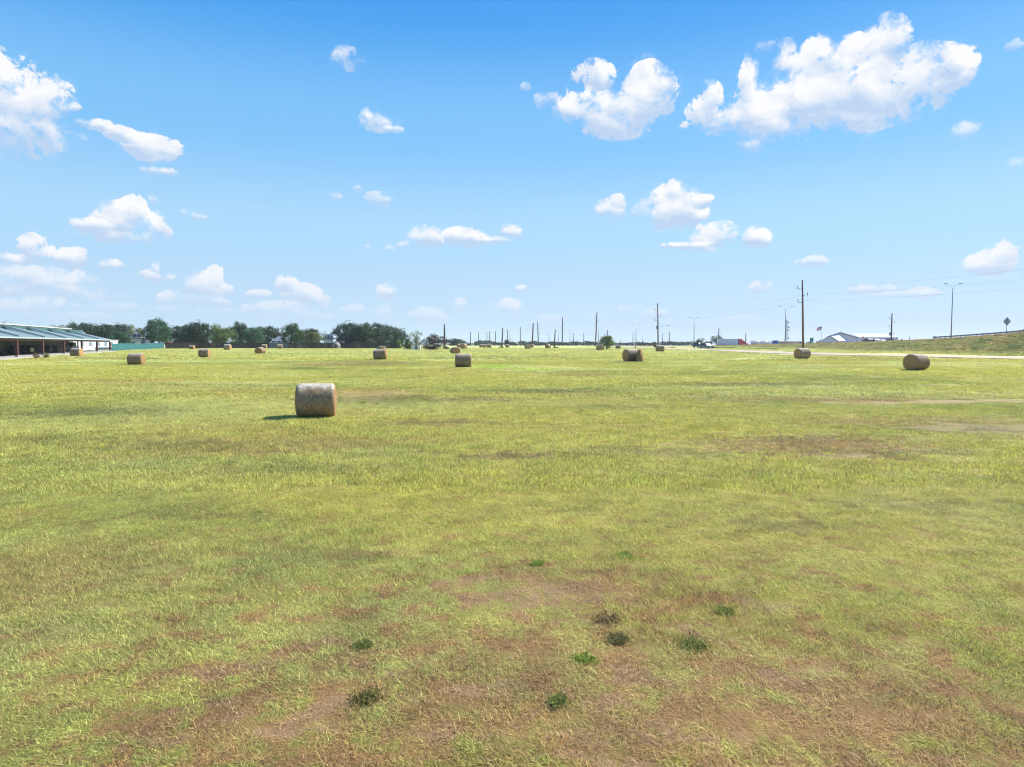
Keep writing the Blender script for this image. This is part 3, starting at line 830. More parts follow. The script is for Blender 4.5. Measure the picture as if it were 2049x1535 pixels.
def make_crown(kind, seed):
    """unit tree: 1 m high, crown about 1 m wide; returns crown mesh and trunk mesh"""
    r = np.random.default_rng(seed)
    P = dict(oak=(95, 95, .10, 1.0, .046, .15), round=(75, 100, .08, 1.0, .044, .13), open=(40, 70, .30, 1.0, .040, .12),
             bush=(50, 90, .0, 1.0, .050, .16), sparse=(44, 40, .18, 1.0, .044, .11), far=(22, 60, .02, 1.0, .11, .18),
             twiggy=(50, 50, .03, 1.0, .030, .12))[kind]
    K, M, zb, zt, ls, cr = P
    c = r.normal(size=(K, 3)); c /= np.linalg.norm(c, axis=1)[:, None]
    rad = r.random(K) ** (.28 if kind not in ('open', 'sparse') else .5)
    c = c * rad[:, None]
    # lopsided envelope
    a = np.arctan2(c[:, 1], c[:, 0]); ph = r.random(3) * 6.28
    env = 1 + .17 * np.sin(2 * a + ph[0]) + .12 * np.sin(3 * a + ph[1]) + .10 * np.sin(5 * a + ph[2])
    hw = (zt - zb) / 2 - cr * .7
    mid = zb + (zt - zb) * (.50 if kind != 'bush' else .45)
    cx = c[:, 0] * env * (.5 - cr * .7); cy = c[:, 1] * env * (.5 - cr * .7); cz = mid + c[:, 2] * hw * (1 + .12 * np.sin(a * 2 + ph[1]))
    cz = np.clip(cz, zb * .8 + .02, .985 - cr * .5)
    crs = cr * (.6 + .75 * r.random(K))
    n = K * M
    ci = np.repeat(np.arange(K), M)
    d = r.normal(size=(n, 3)); d /= np.linalg.norm(d, axis=1)[:, None]
    rr = r.random(n) ** .45
    q = np.stack([cx[ci], cy[ci], cz[ci]], -1) + d * (rr * crs[ci])[:, None] * np.array([1.05, 1.05, .72])
    lo_, hi_ = np.percentile(q[:, 2], .5), np.percentile(q[:, 2], 99.7)
    q[:, 2] = zb * .8 + (q[:, 2] - lo_) / (hi_ - lo_) * (1.0 - zb * .8)
    q[:, 2] = np.maximum(q[:, 2], .01)
    wdt = np.percentile(np.abs(q[:, :2]), 99.0) * 2; q[:, :2] /= max(wdt, .3)
    nn = d + r.normal(size=(n, 3)) * .55 + np.array([0, 0, .35]); nn /= np.linalg.norm(nn, axis=1)[:, None]
    t1 = np.cross(nn, r.normal(size=(n, 3))); t1 /= np.linalg.norm(t1, axis=1)[:, None]
    t2 = np.cross(nn, t1)
    s = ls * (.5 + .8 * r.random(n))[:, None]
    V = np.stack([q - t1 * s * .5, q - t2 * s * .33 + t1 * s * .1, q + t1 * s * .55, q + t2 * s * .36], 1)
    crown = fast_mesh('crown', V, 4, [M_LEAF])
    tm = MB(); rt = random.Random(seed)
    top = mid if kind not in ('bush', 'twiggy') else .3
    tr_ = .028 if kind != 'far' else .035
    bend = [Vector((0, 0, -.02)), Vector((rt.uniform(-.02, .02), rt.uniform(-.02, .02), top * .5)), Vector((rt.uniform(-.04, .04), rt.uniform(-.04, .04), top))]
    tm.tube(bend, [tr_ * 1.25, tr_, tr_ * .5], 8)
    for i in list(range(0, K, max(1, K // 12)))[:12]:
        e = Vector((cx[i], cy[i], cz[i])); s0 = bend[0].lerp(bend[2], rt.uniform(.35, .95))
        m_ = s0.lerp(e, .5) + Vector((0, 0, rt.uniform(-.02, .05)))
        tm.tube([s0, m_, e], [tr_ * .5, tr_ * .32, tr_ * .12], 5)
    return crown, tm.mesh('trunk', M_BARK)
VAR = {k: [make_crown(k, 100 + 17 * i + j) for i in range(n)] for j, (k, n) in enumerate((('oak', 4), ('round', 3), ('open', 2), ('bush', 2), ('sparse', 2), ('far', 4), ('twiggy', 1)))}
CNT = {}
def tree(name, kind, px, wpx, top, D, col, label, cat='tree', group=None, base=None):
    k = CNT.get(kind, 0); CNT[kind] = k + 1
    cm, tm = VAR[kind][k % len(VAR[kind])]
    loc = on(px, D)
    if base is not None: loc = at(px, base, D)
    h = at(px, top, D).z - loc.z; w = wpx / F0 * D
    t = thing(name, label, cat, loc, (k * 2.4) % 6.28, group)
    t.scale = (w, w, h)
    c = link('crown', cm, t); c.color = (*col, 1)
    link('trunk', tm, t)
    return t
DG, MG, LG, OL, BG, TE = (.032, .062, .022), (.06, .12, .03), (.14, .21, .045), (.16, .19, .075), (.045, .085, .055), (.05, .13, .06)
GT = 'trees behind the houses'
TREES = [ # name, kind, px, width, top, D, colour, label
 ('oak_tree', 'oak', 8, 46, 648, 235, DG, 'dark tree top showing over the barn roof at the left edge'),
 ('oak_tree', 'open', 14, 22, 643, 215, MG, 'thin tree top left of the brown rooftop box of the barn'),
 ('shade_tree', 'sparse', 112, 40, 648.5, 250, (.16, .12, .035), 'yellowing autumn tree top above the pale roof of the barn'),
 ('shade_tree', 'sparse', 150, 30, 641.5, 238, DG, 'dark feathery tree rising at the right end of the barn roof'),
 ('oak_tree', 'oak', 166, 54, 647, 262, DG, 'broad dark tree directly behind the end monitor of the barn'),
 ('oak_tree', 'oak', 199, 66, 649, 225, DG, 'dark wide oak over the sloping end of the barn roof'),
 ('oak_tree', 'oak', 232, 60, 648.5, 240, BG, 'blue-green oak behind the antenna mast, above the teal fence'),
 ('shade_tree', 'round', 240, 34, 663, 205, TE, 'low fresh green tree between the barn and the hipped house'),
 ('oak_tree', 'round', 258, 50, 651, 255, OL, 'olive tree behind the mast with tv antenna'),
 ('oak_tree', 'oak', 290, 46, 656, 262, DG, 'tree behind the chimney of the hipped house'),
 ('shade_tree', 'round', 319, 50, 637.5, 212, TE, 'tallest tree of the left row, just right of the steep-gabled house'),
 ('oak_tree', 'oak', 359, 46, 653, 222, BG, 'bluish dark oak over the small red-roofed shed'),
 ('oak_tree', 'oak', 378, 34, 651, 246, DG, 'tree behind the gap between two dark oaks'),
 ('oak_tree', 'oak', 400, 56, 644.5, 225, DG, 'high-topped dark oak with forked pale trunk below'),
 ('shade_tree', 'open', 433, 34, 646, 240, LG, 'yellow-green tall spindly tree between two dark oaks'),
 ('shade_tree', 'round', 447, 50, 656, 214, LG, 'light green low tree in front of the dark ones, over the long pale roof'),
 ('oak_tree', 'oak', 480, 40, 645, 250, DG, 'tall dark tree with sky showing through its top'),
 ('shade_tree', 'round', 511, 48, 654, 220, TE, 'bright bluish green round tree over the tan sloping roof'),
 ('oak_tree', 'oak', 538, 44, 653, 240, DG, 'dark oak left of the round-headed one, over the blue-grey hipped roof'),
 ('shade_tree', 'round', 588, 44, 647, 216, MG, 'round-headed deep green tree with a full egg-shaped crown'),
 ('oak_tree', 'oak', 618, 44, 658, 250, DG, 'dark tree top behind the light olive tree'),
 ('shade_tree', 'round', 625, 42, 664.5, 214, OL, 'light olive low tree right of the round-headed green one'),
 ('oak_tree', 'open', 655, 22, 662, 250, MG, 'small pale tree top left of the white upstairs windows'),
 ('oak_tree', 'oak', 697, 58, 645.5, 232, BG, 'left oak of the great oak clump, beside the white house'),
 ('oak_tree', 'oak', 728, 58, 647.5, 224, DG, 'second oak of the great clump, its dark middle'),
 ('oak_tree', 'oak', 757, 56, 647.5, 232, BG, 'third oak of the great clump, paler than its left neighbour'),
 ('oak_tree', 'oak', 788, 50, 654, 240, BG, 'lowest oak at the right end of the great clump'),
]
for (nm, kd, px, w, top, D, colr, lab) in TREES:
    tree(nm, kd, px, w * 1.06, top, D, colr, lab, group=GT)
tree('leafy_bush', 'bush', 800, 16, 680, 205, LG, 'small light green bush below the right end of the oak clump', 'bush')
tree('leafy_bush', 'bush', 815, 26, 671, 190, MG, 'dense dark green bush left of the white pump shed', 'bush')
tree('young_tree', 'sparse', 833, 32, 661, 186, OL, 'thin-leaved tree with gaps standing over the white pump shed')
tree('purple_shrub', 'bush', 866, 50, 669, 178, (.085, .062, .05), 'wide purple-brown shrub left of the bare black post', 'shrub')
tree('young_tree', 'round', 905, 46, 677.5, 420, BG, 'blue dark tree right of the bare black post, behind the bale end')
tree('young_tree', 'round', 922, 22, 681, 430, BG, 'small pointed blue tree right of a wider blue tree')
tree('leafy_bush', 'round', 1213.5, 31, 672, 176, (.12, .20, .03), 'bright green bushy tree standing alone at the field edge', 'bush', base=699)
tree('young_tree', 'round', 1013, 12, 679.5, 330, DG, 'small round dark tree right of the leaning post with weeds')
tree('roadside_tree', 'sparse', 1385, 20, 682, 300, LG, 'pale loose tree under the lamp with two arms, left of the silver car')
tree('roadside_tree', 'round', 1396, 12, 679, 305, MG, 'narrow green tree behind the silver car')
tree('roadside_tree', 'sparse', 1405, 16, 675.5, 300, MG, 'upright pale tree just left of the spreading oak by the truck')
tree('roadside_tree', 'open', 1433, 30, 670.5, 365, DG, 'spreading oak with bare trunk at the tail of the red truck')
tree('roadside_tree', 'far', 1311, 14, 684, 250, (.16, .12, .05), 'reddish brown bush at the foot of the pole with the transformer', 'bush')
tree('roadside_tree', 'bush', 1640, 18, 680.5, 420, MG, 'low tree between the green sign and the white metal building')
tree('roadside_tree', 'bush', 1620, 16, 683, 430, MG, 'low tree half behind the green road sign')
# the far line across the plain
rt = random.Random(3)
farx = [938, 950, 960, 969, 976, 983, 990, 1000, 1018, 1026, 1033, 1044, 1052, 1060, 1068, 1073, 1081, 1090, 1101, 1106, 1113, 1120, 1128, 1136, 1144, 1152, 1160, 1168, 1175, 1182, 1190, 1198, 1226, 1238, 1246, 1256, 1266, 1280, 1291, 1301, 1326, 1334, 1345, 1352, 1360, 1368, 1377, 1417, 1450, 1466, 1510, 1530, 1550, 1572, 1585, 1600]
fartop = {938: 685.5, 950: 684, 960: 681, 976: 681, 983: 683, 1000: 685, 1044: 682, 1068: 682, 1106: 683, 1175: 682, 1280: 684, 1334: 683, 1352: 684, 1530: 683}
for i, px in enumerate(farx):
    top = fartop.get(px, 684.2 + rt.uniform(-1.2, 1.2) + (1.5 if 1220 < px < 1310 else 0))
    tree('far_tree', 'far', px, rt.uniform(15, 24), top, rt.uniform(540, 640), (.028, .05, .028), 'small hazy blue tree in the far line across the plain', group='trees of the far line across the plain')

# ------------------------------------------------------------------ buildings at the left
M_ROOFG = mat('pale_metal_roof', (.33, .41, .42), .65, .0, var=.10, scale=1.5)
M_GREEN = mat('green_sheet', (.045, .115, .10), .55, var=.2, scale=2)
M_RED = mat('oxide_red_paint', (.15, .055, .050), .6, var=.2, scale=6)
M_TRIMB = mat('brown_trim', (.24, .17, .15), .6)
M_WHITE = mat('white_paint', (.72, .73, .74), .6, var=.06)
M_OFFW = mat('off_white_paint', (.55, .55, .52), .7, var=.1)
M_GREYW = mat('grey_corrugated', (.15, .15, .14), .6, var=.15, scale=5)
M_DARK = mat('dark_metal', (.025, .025, .028), .6, var=.3)
M_BLUED = mat('dark_blue_panel', (.02, .05, .10), .6)
M_TAN = mat('tan_panel', (.36, .29, .22), .8)
M_TEAL = mat('teal_screen_cloth', (.018, .12, .13), .8, var=.25, scale=1.2)
M_DKWOOD = mat('dark_fence_wood', (.050, .036, .034), .9, var=.35, scale=3)
M_GRWOOD = mat('grey_fence_wood', (.13, .14, .15), .9, var=.3, scale=3)
M_SHING = mat('grey_shingle', (.105, .115, .135), .85, var=.2, scale=2.5)
M_SHINGT = mat('tan_shingle', (.30, .27, .23), .85, var=.2, scale=2.5)
M_BRICKM = mat('brick', (.24, .15, .11), .9, var=.25, scale=5)
M_GLASS = mat('window_glass', (.03, .04, .05), .15, spec=.6)
M_RUBBER = mat('tyre_rubber', (.02, .02, .02), .85)
M_TYELL = mat('faded_yellow', (.45, .36, .18), .7)
def frame_obj(o, a, b):
    """local x runs from a to b along the ground"""
    d = Vector(b) - Vector(a); o.location = a; o.rotation_euler = (0, 0, math.atan2(d.y, d.x)); return d.length

# open pole barn: local x along the eave (away from the eye), local y towards its back
A, B = Vector((-71.0, 98.0)), Vector((-88.2, 150.0))
dAB = B - A; L = dAB.length; bay = L / 5
ug = dAB.normalized(); A0 = A - ug * bay * 2                      # two more bays beyond the frame
barn = thing('pole_barn', 'long open barn with pale green saw-tooth metal roof and red posts at the left', 'barn',
             (A0.x, A0.y, 1.42), math.atan2(ug.y, ug.x))
NB = 7; EZ, SB = 2.98, 5.4
def gl(x, y):                                                     # ground height under a local point, in barn space
    w = A0 + ug * x + Vector((-ug.y, ug.x)) * y
    return g(w.x, w.y) - 1.42
roof_z = lambda s, hi: EZ + (1.42 + (.52 if hi else 0)) * s / SB + .0
for i in range(NB):
    x0, x1 = i * bay, (i + 1) * bay
    # warped bay panel: low at its far edge, high at its near edge
    m = MB()
    b4 = [(x0 + .02, -.35, EZ), (x1, -.35, EZ), (x1, SB, roof_z(SB, False)), (x0 + .02, SB, roof_z(SB, True))]
    nsub = 12
    top = []; fs = []
    for j in range(nsub + 1):
        for k in range(5):
            u, w = j / nsub, k / 4
            q = (Vector(b4[0]).lerp(Vector(b4[1]), u)).lerp(Vector(b4[3]).lerp(Vector(b4[2]), u), w)
            top.append(q)
    nt = len(top)
    for j in range(nsub):
        for k in range(4): fs.append((j * 5 + k, (j + 1) * 5 + k, (j + 1) * 5 + k + 1, j * 5 + k + 1))
    m.add(top, fs); m.add([q - Vector((0, 0, .12)) for q in top], [f[::-1] for f in fs])
    rp = m.build('roof_panel', M_ROOFG, barn)
    # standing seams
    sm = MB()
    for j in range(1, 22):
        u = j / 22
        a_ = Vector(b4[0]).lerp(Vector(b4[1]), u) + Vector((0, 0, .02)); c_ = Vector(b4[3]).lerp(Vector(b4[2]), u) + Vector((0, 0, .02))
        sm.add([a_ + Vector((-.03, 0, 0)), a_ + Vector((.03, 0, 0)), c_ + Vector((.03, 0, 0)), c_ + Vector((-.03, 0, 0)),
                a_ + Vector((0, 0, .05)), c_ + Vector((0, 0, .05))], [(0, 4, 5, 3), (1, 2, 5, 4)])
    sm.build('standing_seam', M_ROOFG, rp)
    # step wall between this bay and the nearer one: pale cap on a brown face
    if i > 0:
        st_ = MB(); st_.add([(x0 - .06, -.4, EZ - .1), (x0 - .06, SB, roof_z(SB, False) - .1), (x0 - .06, SB, roof_z(SB, True) + .05), (x0 - .06, -.4, EZ + .16),
                             (x0 + .02, -.4, EZ - .1), (x0 + .02, SB, roof_z(SB, False) - .1), (x0 + .02, SB, roof_z(SB, True) + .05), (x0 + .02, -.4, EZ + .16)],
                            [(0, 3, 2, 1), (4, 5, 6, 7), (0, 4, 7, 3), (1, 2, 6, 5), (3, 7, 6, 2)])
        st_.build('step_wall', M_ROOFG, barn)
        sb_ = MB().add([(x0 - .075, -.4, EZ + .10), (x0 - .063, -.4, EZ + .10), (x0 - .063, SB, roof_z(SB, True) - .01), (x0 - .075, SB, roof_z(SB, True) - .01),
                        (x0 - .075, -.4, EZ + .165), (x0 - .063, -.4, EZ + .165), (x0 - .063, SB, roof_z(SB, True) + .055), (x0 - .075, SB, roof_z(SB, True) + .055)], [(0, 4, 7, 3), (1, 2, 6, 5), (0, 1, 5, 4), (3, 7, 6, 2)])
        sb_.build('rake_trim', M_TRIMB, barn)
        lv = MB().add([(x0 - .067, SB - 1.3, roof_z(SB - 1.3, False)), (x0 - .067, SB - .15, roof_z(SB, False)), (x0 - .067, SB - .15, roof_z(SB, True) - .12)], [(0, 2, 1)])
        lv.build('gable_vent', M_DARK, barn)
        cp = MB(); cp.add([(x0 - .09, -.42, EZ + .17), (x0 + .06, -.42, EZ + .17), (x0 + .06, SB, roof_z(SB, True) + .06), (x0 - .09, SB, roof_z(SB, True) + .06),
                           (x0 - .09, -.42, EZ + .27), (x0 + .06, -.42, EZ + .27), (x0 + .06, SB, roof_z(SB, True) + .16), (x0 - .09, SB, roof_z(SB, True) + .16)],
                          [(0, 3, 2, 1), (4, 5, 6, 7), (0, 1, 5, 4), (1, 2, 6, 5), (2, 3, 7, 6), (3, 0, 4, 7)])
        cp.build('roof_cap', M_ROOFG, barn)
    # clerestory: a green wedge under the ridge, closed by a white gable at its far end
    ztop = roof_z(SB, True) + .10
    gw = MB(); gw.add([(x0 + .1, SB, ztop - .05), (x1 - .05, SB, roof_z(SB, False)), (x1 - .05, SB, ztop), (x0 + .1, SB + .12, ztop - .05), (x1 - .05, SB + .12, roof_z(SB, False)), (x1 - .05, SB + .12, ztop)],
                      [(0, 1, 2), (5, 4, 3), (0, 2, 5, 3), (1, 4, 5, 2), (0, 3, 4, 1)])
    gw.build('clerestory_panel', M_GREEN, barn)
    gb = MB(); gb.add([(x1 - .05, SB - .95, roof_z(SB - .95, False) + .02), (x1 - .05, SB, roof_z(SB, False)), (x1 - .05, SB, ztop + .1),
                       (x1 + .03, SB - .95, roof_z(SB - .95, False) + .02), (x1 + .03, SB, roof_z(SB, False)), (x1 + .03, SB, ztop + .1)],
                      [(0, 2, 1), (3, 4, 5), (0, 3, 5, 2), (1, 2, 5, 4), (0, 1, 4, 3)])
    gb.build('monitor_gable', M_WHITE, barn)
    gu = MB().box(x0, x1 - .01, -.50, -.352, EZ - .18, EZ + .02)
    gu.build('eave_gutter', M_ROOFG, barn)
    bm_ = MB().box(x0, x1 - .01, -.1, .08, EZ - .50, EZ - .13)
    bm_.build('eave_beam', M_RED, barn)
for i in range(NB + 1):
    x0 = i * bay
    zb = gl(x0, 0) - .1
    po = MB()                                                     # wide-flange column with knee bracket
    po.box(x0 - .15, x0 + .15, -.16, -.12, zb + .35, EZ - .5); po.box(x0 - .15, x0 + .15, .12, .16, zb + .35, EZ - .5); po.box(x0 - .02, x0 + .02, -.12, .12, zb + .35, EZ - .5)
    p = po.build('post', M_RED, barn)
    MB().hexa([(x0 - .3, -.3, zb), (x0 + .3, -.3, zb), (x0 + .3, .3, zb), (x0 - .3, .3, zb)], [(x0 - .2, -.2, zb + .5), (x0 + .2, -.2, zb + .5), (x0 + .2, .2, zb + .5), (x0 - .2, .2, zb + .5)]).build('footing', M_CONC, p)
    if i >= 6: 
        po = MB().box(x0 - .12, x0 + .12, 6.0, 6.24, gl(x0, 6) - .1, EZ + .9); po.build('post', M_RED, barn)
# rear roof, back wall as far as the fifth bay, floor slab
XW = bay * 6.3
MB().hexa([(0, SB + .14, EZ + 2.12), (NB * bay - 6, SB + .14, EZ + 2.12), (NB * bay - 6, 18, EZ + 2.00), (0, 18, EZ + 2.00)],
          [(0, SB + .14, EZ + 2.26), (NB * bay - 6, SB + .14, EZ + 2.26), (NB * bay - 6, 18, EZ + 2.14), (0, 18, EZ + 2.14)]).build('rear_roof', M_OFFW, barn)
bw = MB(); n = int(XW / .3)
for j in range(n): bw.add([(j * .3, 5.7, -.3), (j * .3 + .15, 5.64, -.3), (j * .3 + .3, 5.7, -.3), (j * .3, 5.7, EZ + 1.95), (j * .3 + .15, 5.64, EZ + 1.95), (j * .3 + .3, 5.7, EZ + 1.95)], [(0, 3, 4, 1), (1, 4, 5, 2)])
bw.box(0, n * .3, 5.71, 5.9, -.3, EZ + 1.95)
bw.build('back_wall', M_GREYW, barn)
sl = MB()
for i in range(NB):
    for j, (y0, y1) in enumerate(((-1.2, 4), (4, 9))):
        x0, x1 = i * bay, (i + 1) * bay
        z = [gl(x0, -1.2) + .16 + .05 * j, gl(x1, -1.2) + .16 + .05 * j]
        sl.hexa([(x0, y0, z[0] - .6), (x1, y0, z[1] - .6), (x1, y1, z[1] - .6), (x0, y1, z[0] - .6)], [(x0, y0, z[0]), (x1, y0, z[1]), (x1, y1, z[1] + .1), (x0, y1, z[0] + .1)])
sl.build('floor_slab', M_CONC, barn)
def barn_pt(x, y, z=0.0):
    w = A0 + ug * x + Vector((-ug.y, ug.x)) * y
    return Vector((w.x, w.y, 1.42 + gl(x, -1.2) + .22 + .02 * y * 0 + z))
BRZ = math.atan2(ug.y, ug.x)
# rooftop things
q = A0 + ug * (bay * 2.45) + Vector((-ug.y, ug.x)) * 9
t = thing('rooftop_box', 'brown louvred box standing on the barn roof', 'rooftop unit', (q.x, q.y, 1.42 + EZ + 2.2), BRZ)
m = MB().box(-1.0, 1.0, -.8, .8, 0, .95); m.build('cabinet', M_TAN if False else M_TRIMB, t)
m = MB()
for k in range(5): m.box(-.9, .9, -.83, -.803, .12 + k * .16, .20 + k * .16)
m.build('louvre', M_TAN, t)
MB().box(-1.08, 1.08, -.88, .88, .953, 1.02).build('lid', M_TRIMB, t)
def vent(x, y, lab, s=1):
    q = A0 + ug * x + Vector((-ug.y, ug.x)) * y
    t = thing('roof_vent', lab, 'roof vent', (q.x, q.y, 1.42 + EZ + 2.2), BRZ, 'small vents on the barn roof'); t.scale = (s, s, s)
    MB().tube([(0, 0, 0), (0, 0, .3)], .09, 8).build('pipe', M_DARK, t)
    MB().tube([(0, 0, .3), (0, 0, .36), (0, 0, .46)], [.17, .2, .03], 10).build('cap', M_DARK, t)
vent(bay * 3.15, 8.5, 'leftmost small dark vent on the barn roof, nearest the brown box', 1.3)
vent(bay * 3.6, 8.5, 'middle one of the small dark vents on the barn roof')
vent(bay * 3.95, 8.5, 'rightmost small dark vent on the barn roof')
# ---- machinery and stores in the barn shade
def wheel(r, w, x, y, z, parent, rim=M_TYELL):
    o = MB().disc((x, y, z), (0, 1, 0), r, w, 18).build('tyre', M_RUBBER, parent)
    MB().disc((x, y, z), (0, 1, 0), r * .5, w + .03, 12).build('rim', rim, o)
    return o
def tractor(loc, rz, lab):
    t = thing('tractor', lab, 'tractor', loc, rz)
    MB().prism([(.55, .7), (2.05, .75), (2.1, 1.25), (1.9, 1.42), (.55, 1.5)], -.32, .32, 'y').build('bonnet', M_DARK, t, )
    MB().box(-1.1, .55, -.2, .2, .5, .95).build('chassis', M_DARK, t)
    m = MB()
    for sx, sy in ((-1.0, -.55), (-1.0, .55), (.35, -.55), (.35, .55)): m.tube([(sx, sy, .9), (sx * .92, sy * .92, 2.25)], .04, 6)
    c = m.build('cab_frame', M_DARK, t); MB().hexa([(-1.15, -.65, 2.25), (.5, -.65, 2.25), (.5, .65, 2.25), (-1.15, .65, 2.25)], [(-1.05, -.58, 2.42), (.42, -.58, 2.42), (.42, .58, 2.42), (-1.05, .58, 2.42)]).build('canopy', M_DARK, t)
    MB().box(-.75, -.3, -.25, .25, .95, 1.08).box(-.85, -.75, -.25, .25, .95, 1.5).build('seat', M_DARK, t)
    MB().tube([(1.3, .2, 1.4), (1.3, .2, 2.1)], .04, 6).build('exhaust_pipe', M_DARK, t)
    for sy in (-.72, .72): wheel(.75, .38, -.65, sy, .75, t); wheel(.42, .25, 1.6, sy * .85, .42, t)
tractor(barn_pt(bay * 3.3, 3.6), BRZ + 2.6, 'dark tractor parked in the barn shade beside the second red post')
def disc_harrow(x, y, s, lab):
    t = thing('farm_implement', lab, 'farm implement', barn_pt(x, y), BRZ + .2, 'implements stored in the barn'); t.scale = (s, s, s)
    m = MB(); m.tube([(-1.6, 0, .6), (1.6, 0, .6)], .06, 6).tube([(-1.6, .8, .6), (1.6, .8, .6)], .06, 6).tube([(-1.2, 0, .6), (-1.2, .8, .6)], .05, 6).tube([(1.2, 0, .6), (1.2, .8, .6)], .05, 6).tube([(0, .8, .6), (0, 2.0, .5)], .06, 6).tube([(0, .4, .6), (0, .4, 1.25)], .05, 6)
    m.build('frame', M_DARK, t)
    m = MB()
    for k in range(11): m.disc((-1.5 + k * .3, -.1, .3), (1, .25, 0), .3, .03, 14)
    tag(m.build('disc_gang', M_DARK, t))
disc_harrow(bay * 2.45, 3.4, 1.1, 'dark disc harrow under the barn roof, right of the nearest red post')
disc_harrow(bay * 2.9, 3.4, 1.0, 'dark harrow between the nearest red post and the tractor')
def crate_stack(x, y, n, lab, mt=None, s=1.0):
    t = thing('storage_crate', lab, 'crate', barn_pt(x, y), BRZ, 'crates stored in the barn'); t.scale = (s, s, s)
    m = MB()
    for k in range(4):
        m.box(-.6, .6, -.52, -.48, .12 + k * .2, .27 + k * .2).box(-.6, .6, .48, .52, .12 + k * .2, .27 + k * .2)
        m.box(-.62, -.602, -.5, .5, .12 + k * .2, .27 + k * .2).box(.602, .62, -.5, .5, .12 + k * .2, .27 + k * .2)
    m.build('slat_side', mt or M_DARK, t)
    MB().box(-.598, .598, -.478, .478, .08, .12).box(-.55, -.45, -.47, .47, 0, .078).box(.45, .55, -.47, .47, 0, .078).build('pallet_base', mt or M_DARK, t)
crate_stack(bay * 3.75, 4.2, 1, 'dark slatted crate just right of the tractor', s=1.3)
crate_stack(bay * 4.0, 4.4, 1, 'dark crate between the tractor and the third red post', s=1.4)
crate_stack(bay * 4.45, 4.2, 1, 'big dark crate right of the third red post in the barn', s=1.7)
crate_stack(bay * 4.95, 4.4, 1, 'dark crate behind the pale stacked pallets in the barn', s=1.5)
crate_stack(bay * 4.8, 2.8, 1, 'pale crate in the barn near the wall end', M_TAN, .9)
crate_stack(bay * 2.0, 3.4, 1, 'dark crate at the left picture edge in the barn', s=1.4)
crate_stack(bay * 1.75, 4.2, 1, 'dark crate just outside the left picture edge', s=1.4)
# low plants at the footings
tree('weed', 'bush', 92, 14, 705.5, 100, (.16, .22, .03), 'yellow-green weeds at the footing right of the second red post', 'weed')
tree('weed', 'bush', 72, 13, 706, 98, (.20, .13, .05), 'brown dry weeds before the white barn slab', 'weed')
# white office behind the open end
D_ = 176
w0, w1 = on(146, 158), on(236, 186)
wl = thing('white_office', 'long white low building with pale windows and dark blue base behind the open barn end', 'building')
Lw = frame_obj(wl, (w0.x, w0.y, g(w0.x, w0.y)), (w1.x, w1.y, 0))
MB().box(0, Lw, 0, 5, -.2, 2.55).build('wall', M_WHITE, wl)
MB().box(Lw * .45, Lw * .96, -.04, -.003, -.2, .75).build('base_panel', M_BLUED, wl)
MB().box(-.2, Lw + .2, -.15, 5.2, 2.553, 2.7).build('roof', M_OFFW, wl)
for fr in (.15, .32, .50, .66, .82):
    f = MB(); x0 = Lw * fr; wd = 1.7
    f.box(x0, x0 + wd, -.05, -.003, 1.05, 1.12).box(x0, x0 + wd, -.05, -.003, 2.0, 2.07).box(x0, x0 + .07, -.05, -.003, 1.123, 1.997).box(x0 + wd - .07, x0 + wd, -.05, -.003, 1.123, 1.997)
    w_ = f.build('window', M_GREYW, wl)
    MB().box(x0 + .073, x0 + wd - .073, -.03, -.004, 1.123, 1.997).build('pane', mat('pale_blue_glass', (.22, .30, .36), .2), w_)

# ---- teal screened fence
def fence(name, lab, cat, pts, h, m, post_m, bay_w=2.4, boards=0.0, postout=.05, zoff=0):
    t = thing(name, lab, cat)
    total = MB(); pm = []
    for (a, b) in zip(pts[:-1], pts[1:]):
        a, b = Vector(a), Vector(b); Ls = (b - a).length; n = max(1, int(round(Ls / bay_w))); d = (b - a) / n; u = d.normalized(); nn = Vector((-u.y, u.x))
        for i in range(n):
            p, q = a + d * i, a + d * (i + 1)
            zp, zq = g(p.x, p.y) - .05 + zoff, g(q.x, q.y) - .05 + zoff
            sag = .04 * math.sin(i * 2.1)
            if boards:
                k = int(d.length / boards)
                for j in range(k):
                    e0, e1 = p + d * (j / k), p + d * ((j + .93) / k)
                    z0 = zp + (zq - zp) * j / k; hh = h * (1 + .02 * math.sin(j * 7.3 + i * 3.1))
                    o1 = nn * .012
                    total.hexa([(*(e0 - o1), z0), (*(e1 - o1), z0), (*(e1 + o1), z0), (*(e0 + o1), z0)], [(*(e0 - o1), z0 + hh), (*(e1 - o1), z0 + hh), (*(e1 + o1), z0 + hh), (*(e0 + o1), z0 + hh)])
            else:
                o1 = nn * .015
                mid = (p + q) / 2 + nn * .08 * math.sin(i * 1.7)
                for (s0, s1, za, zb_) in ((p, mid, zp, (zp + zq) / 2), (mid, q, (zp + zq) / 2, zq)):
                    ha, hb = (h, h - .05 - sag) if s0 is p else (h - .05 - sag, h)
                    total.hexa([(*(s0 - o1), za), (*(s1 - o1), zb_), (*(s1 + o1), zb_), (*(s0 + o1), za)], [(*(s0 - o1), za + ha), (*(s1 - o1), zb_ + hb), (*(s1 + o1), zb_ + hb), (*(s0 + o1), za + ha)])
            P = p + nn * postout
            pm.append(MB().tube([(P.x, P.y, zp - .2), (P.x, P.y, zp + h + .06)], .04, 6))
    total.build('panel', m, t)
    for q in pm[:100]: q.build('post', post_m, t)
    return t
e0, e1, e2 = hit(224.5, 703.2), hit(275, 700), hit(328.5, 697.5)
fence('screen_fence', 'chain-link fence covered in bright teal cloth right of the barn', 'fence', [e0.xy, e1.xy, e2.xy], 1.75, M_TEAL, M_GREYW, 3.0)
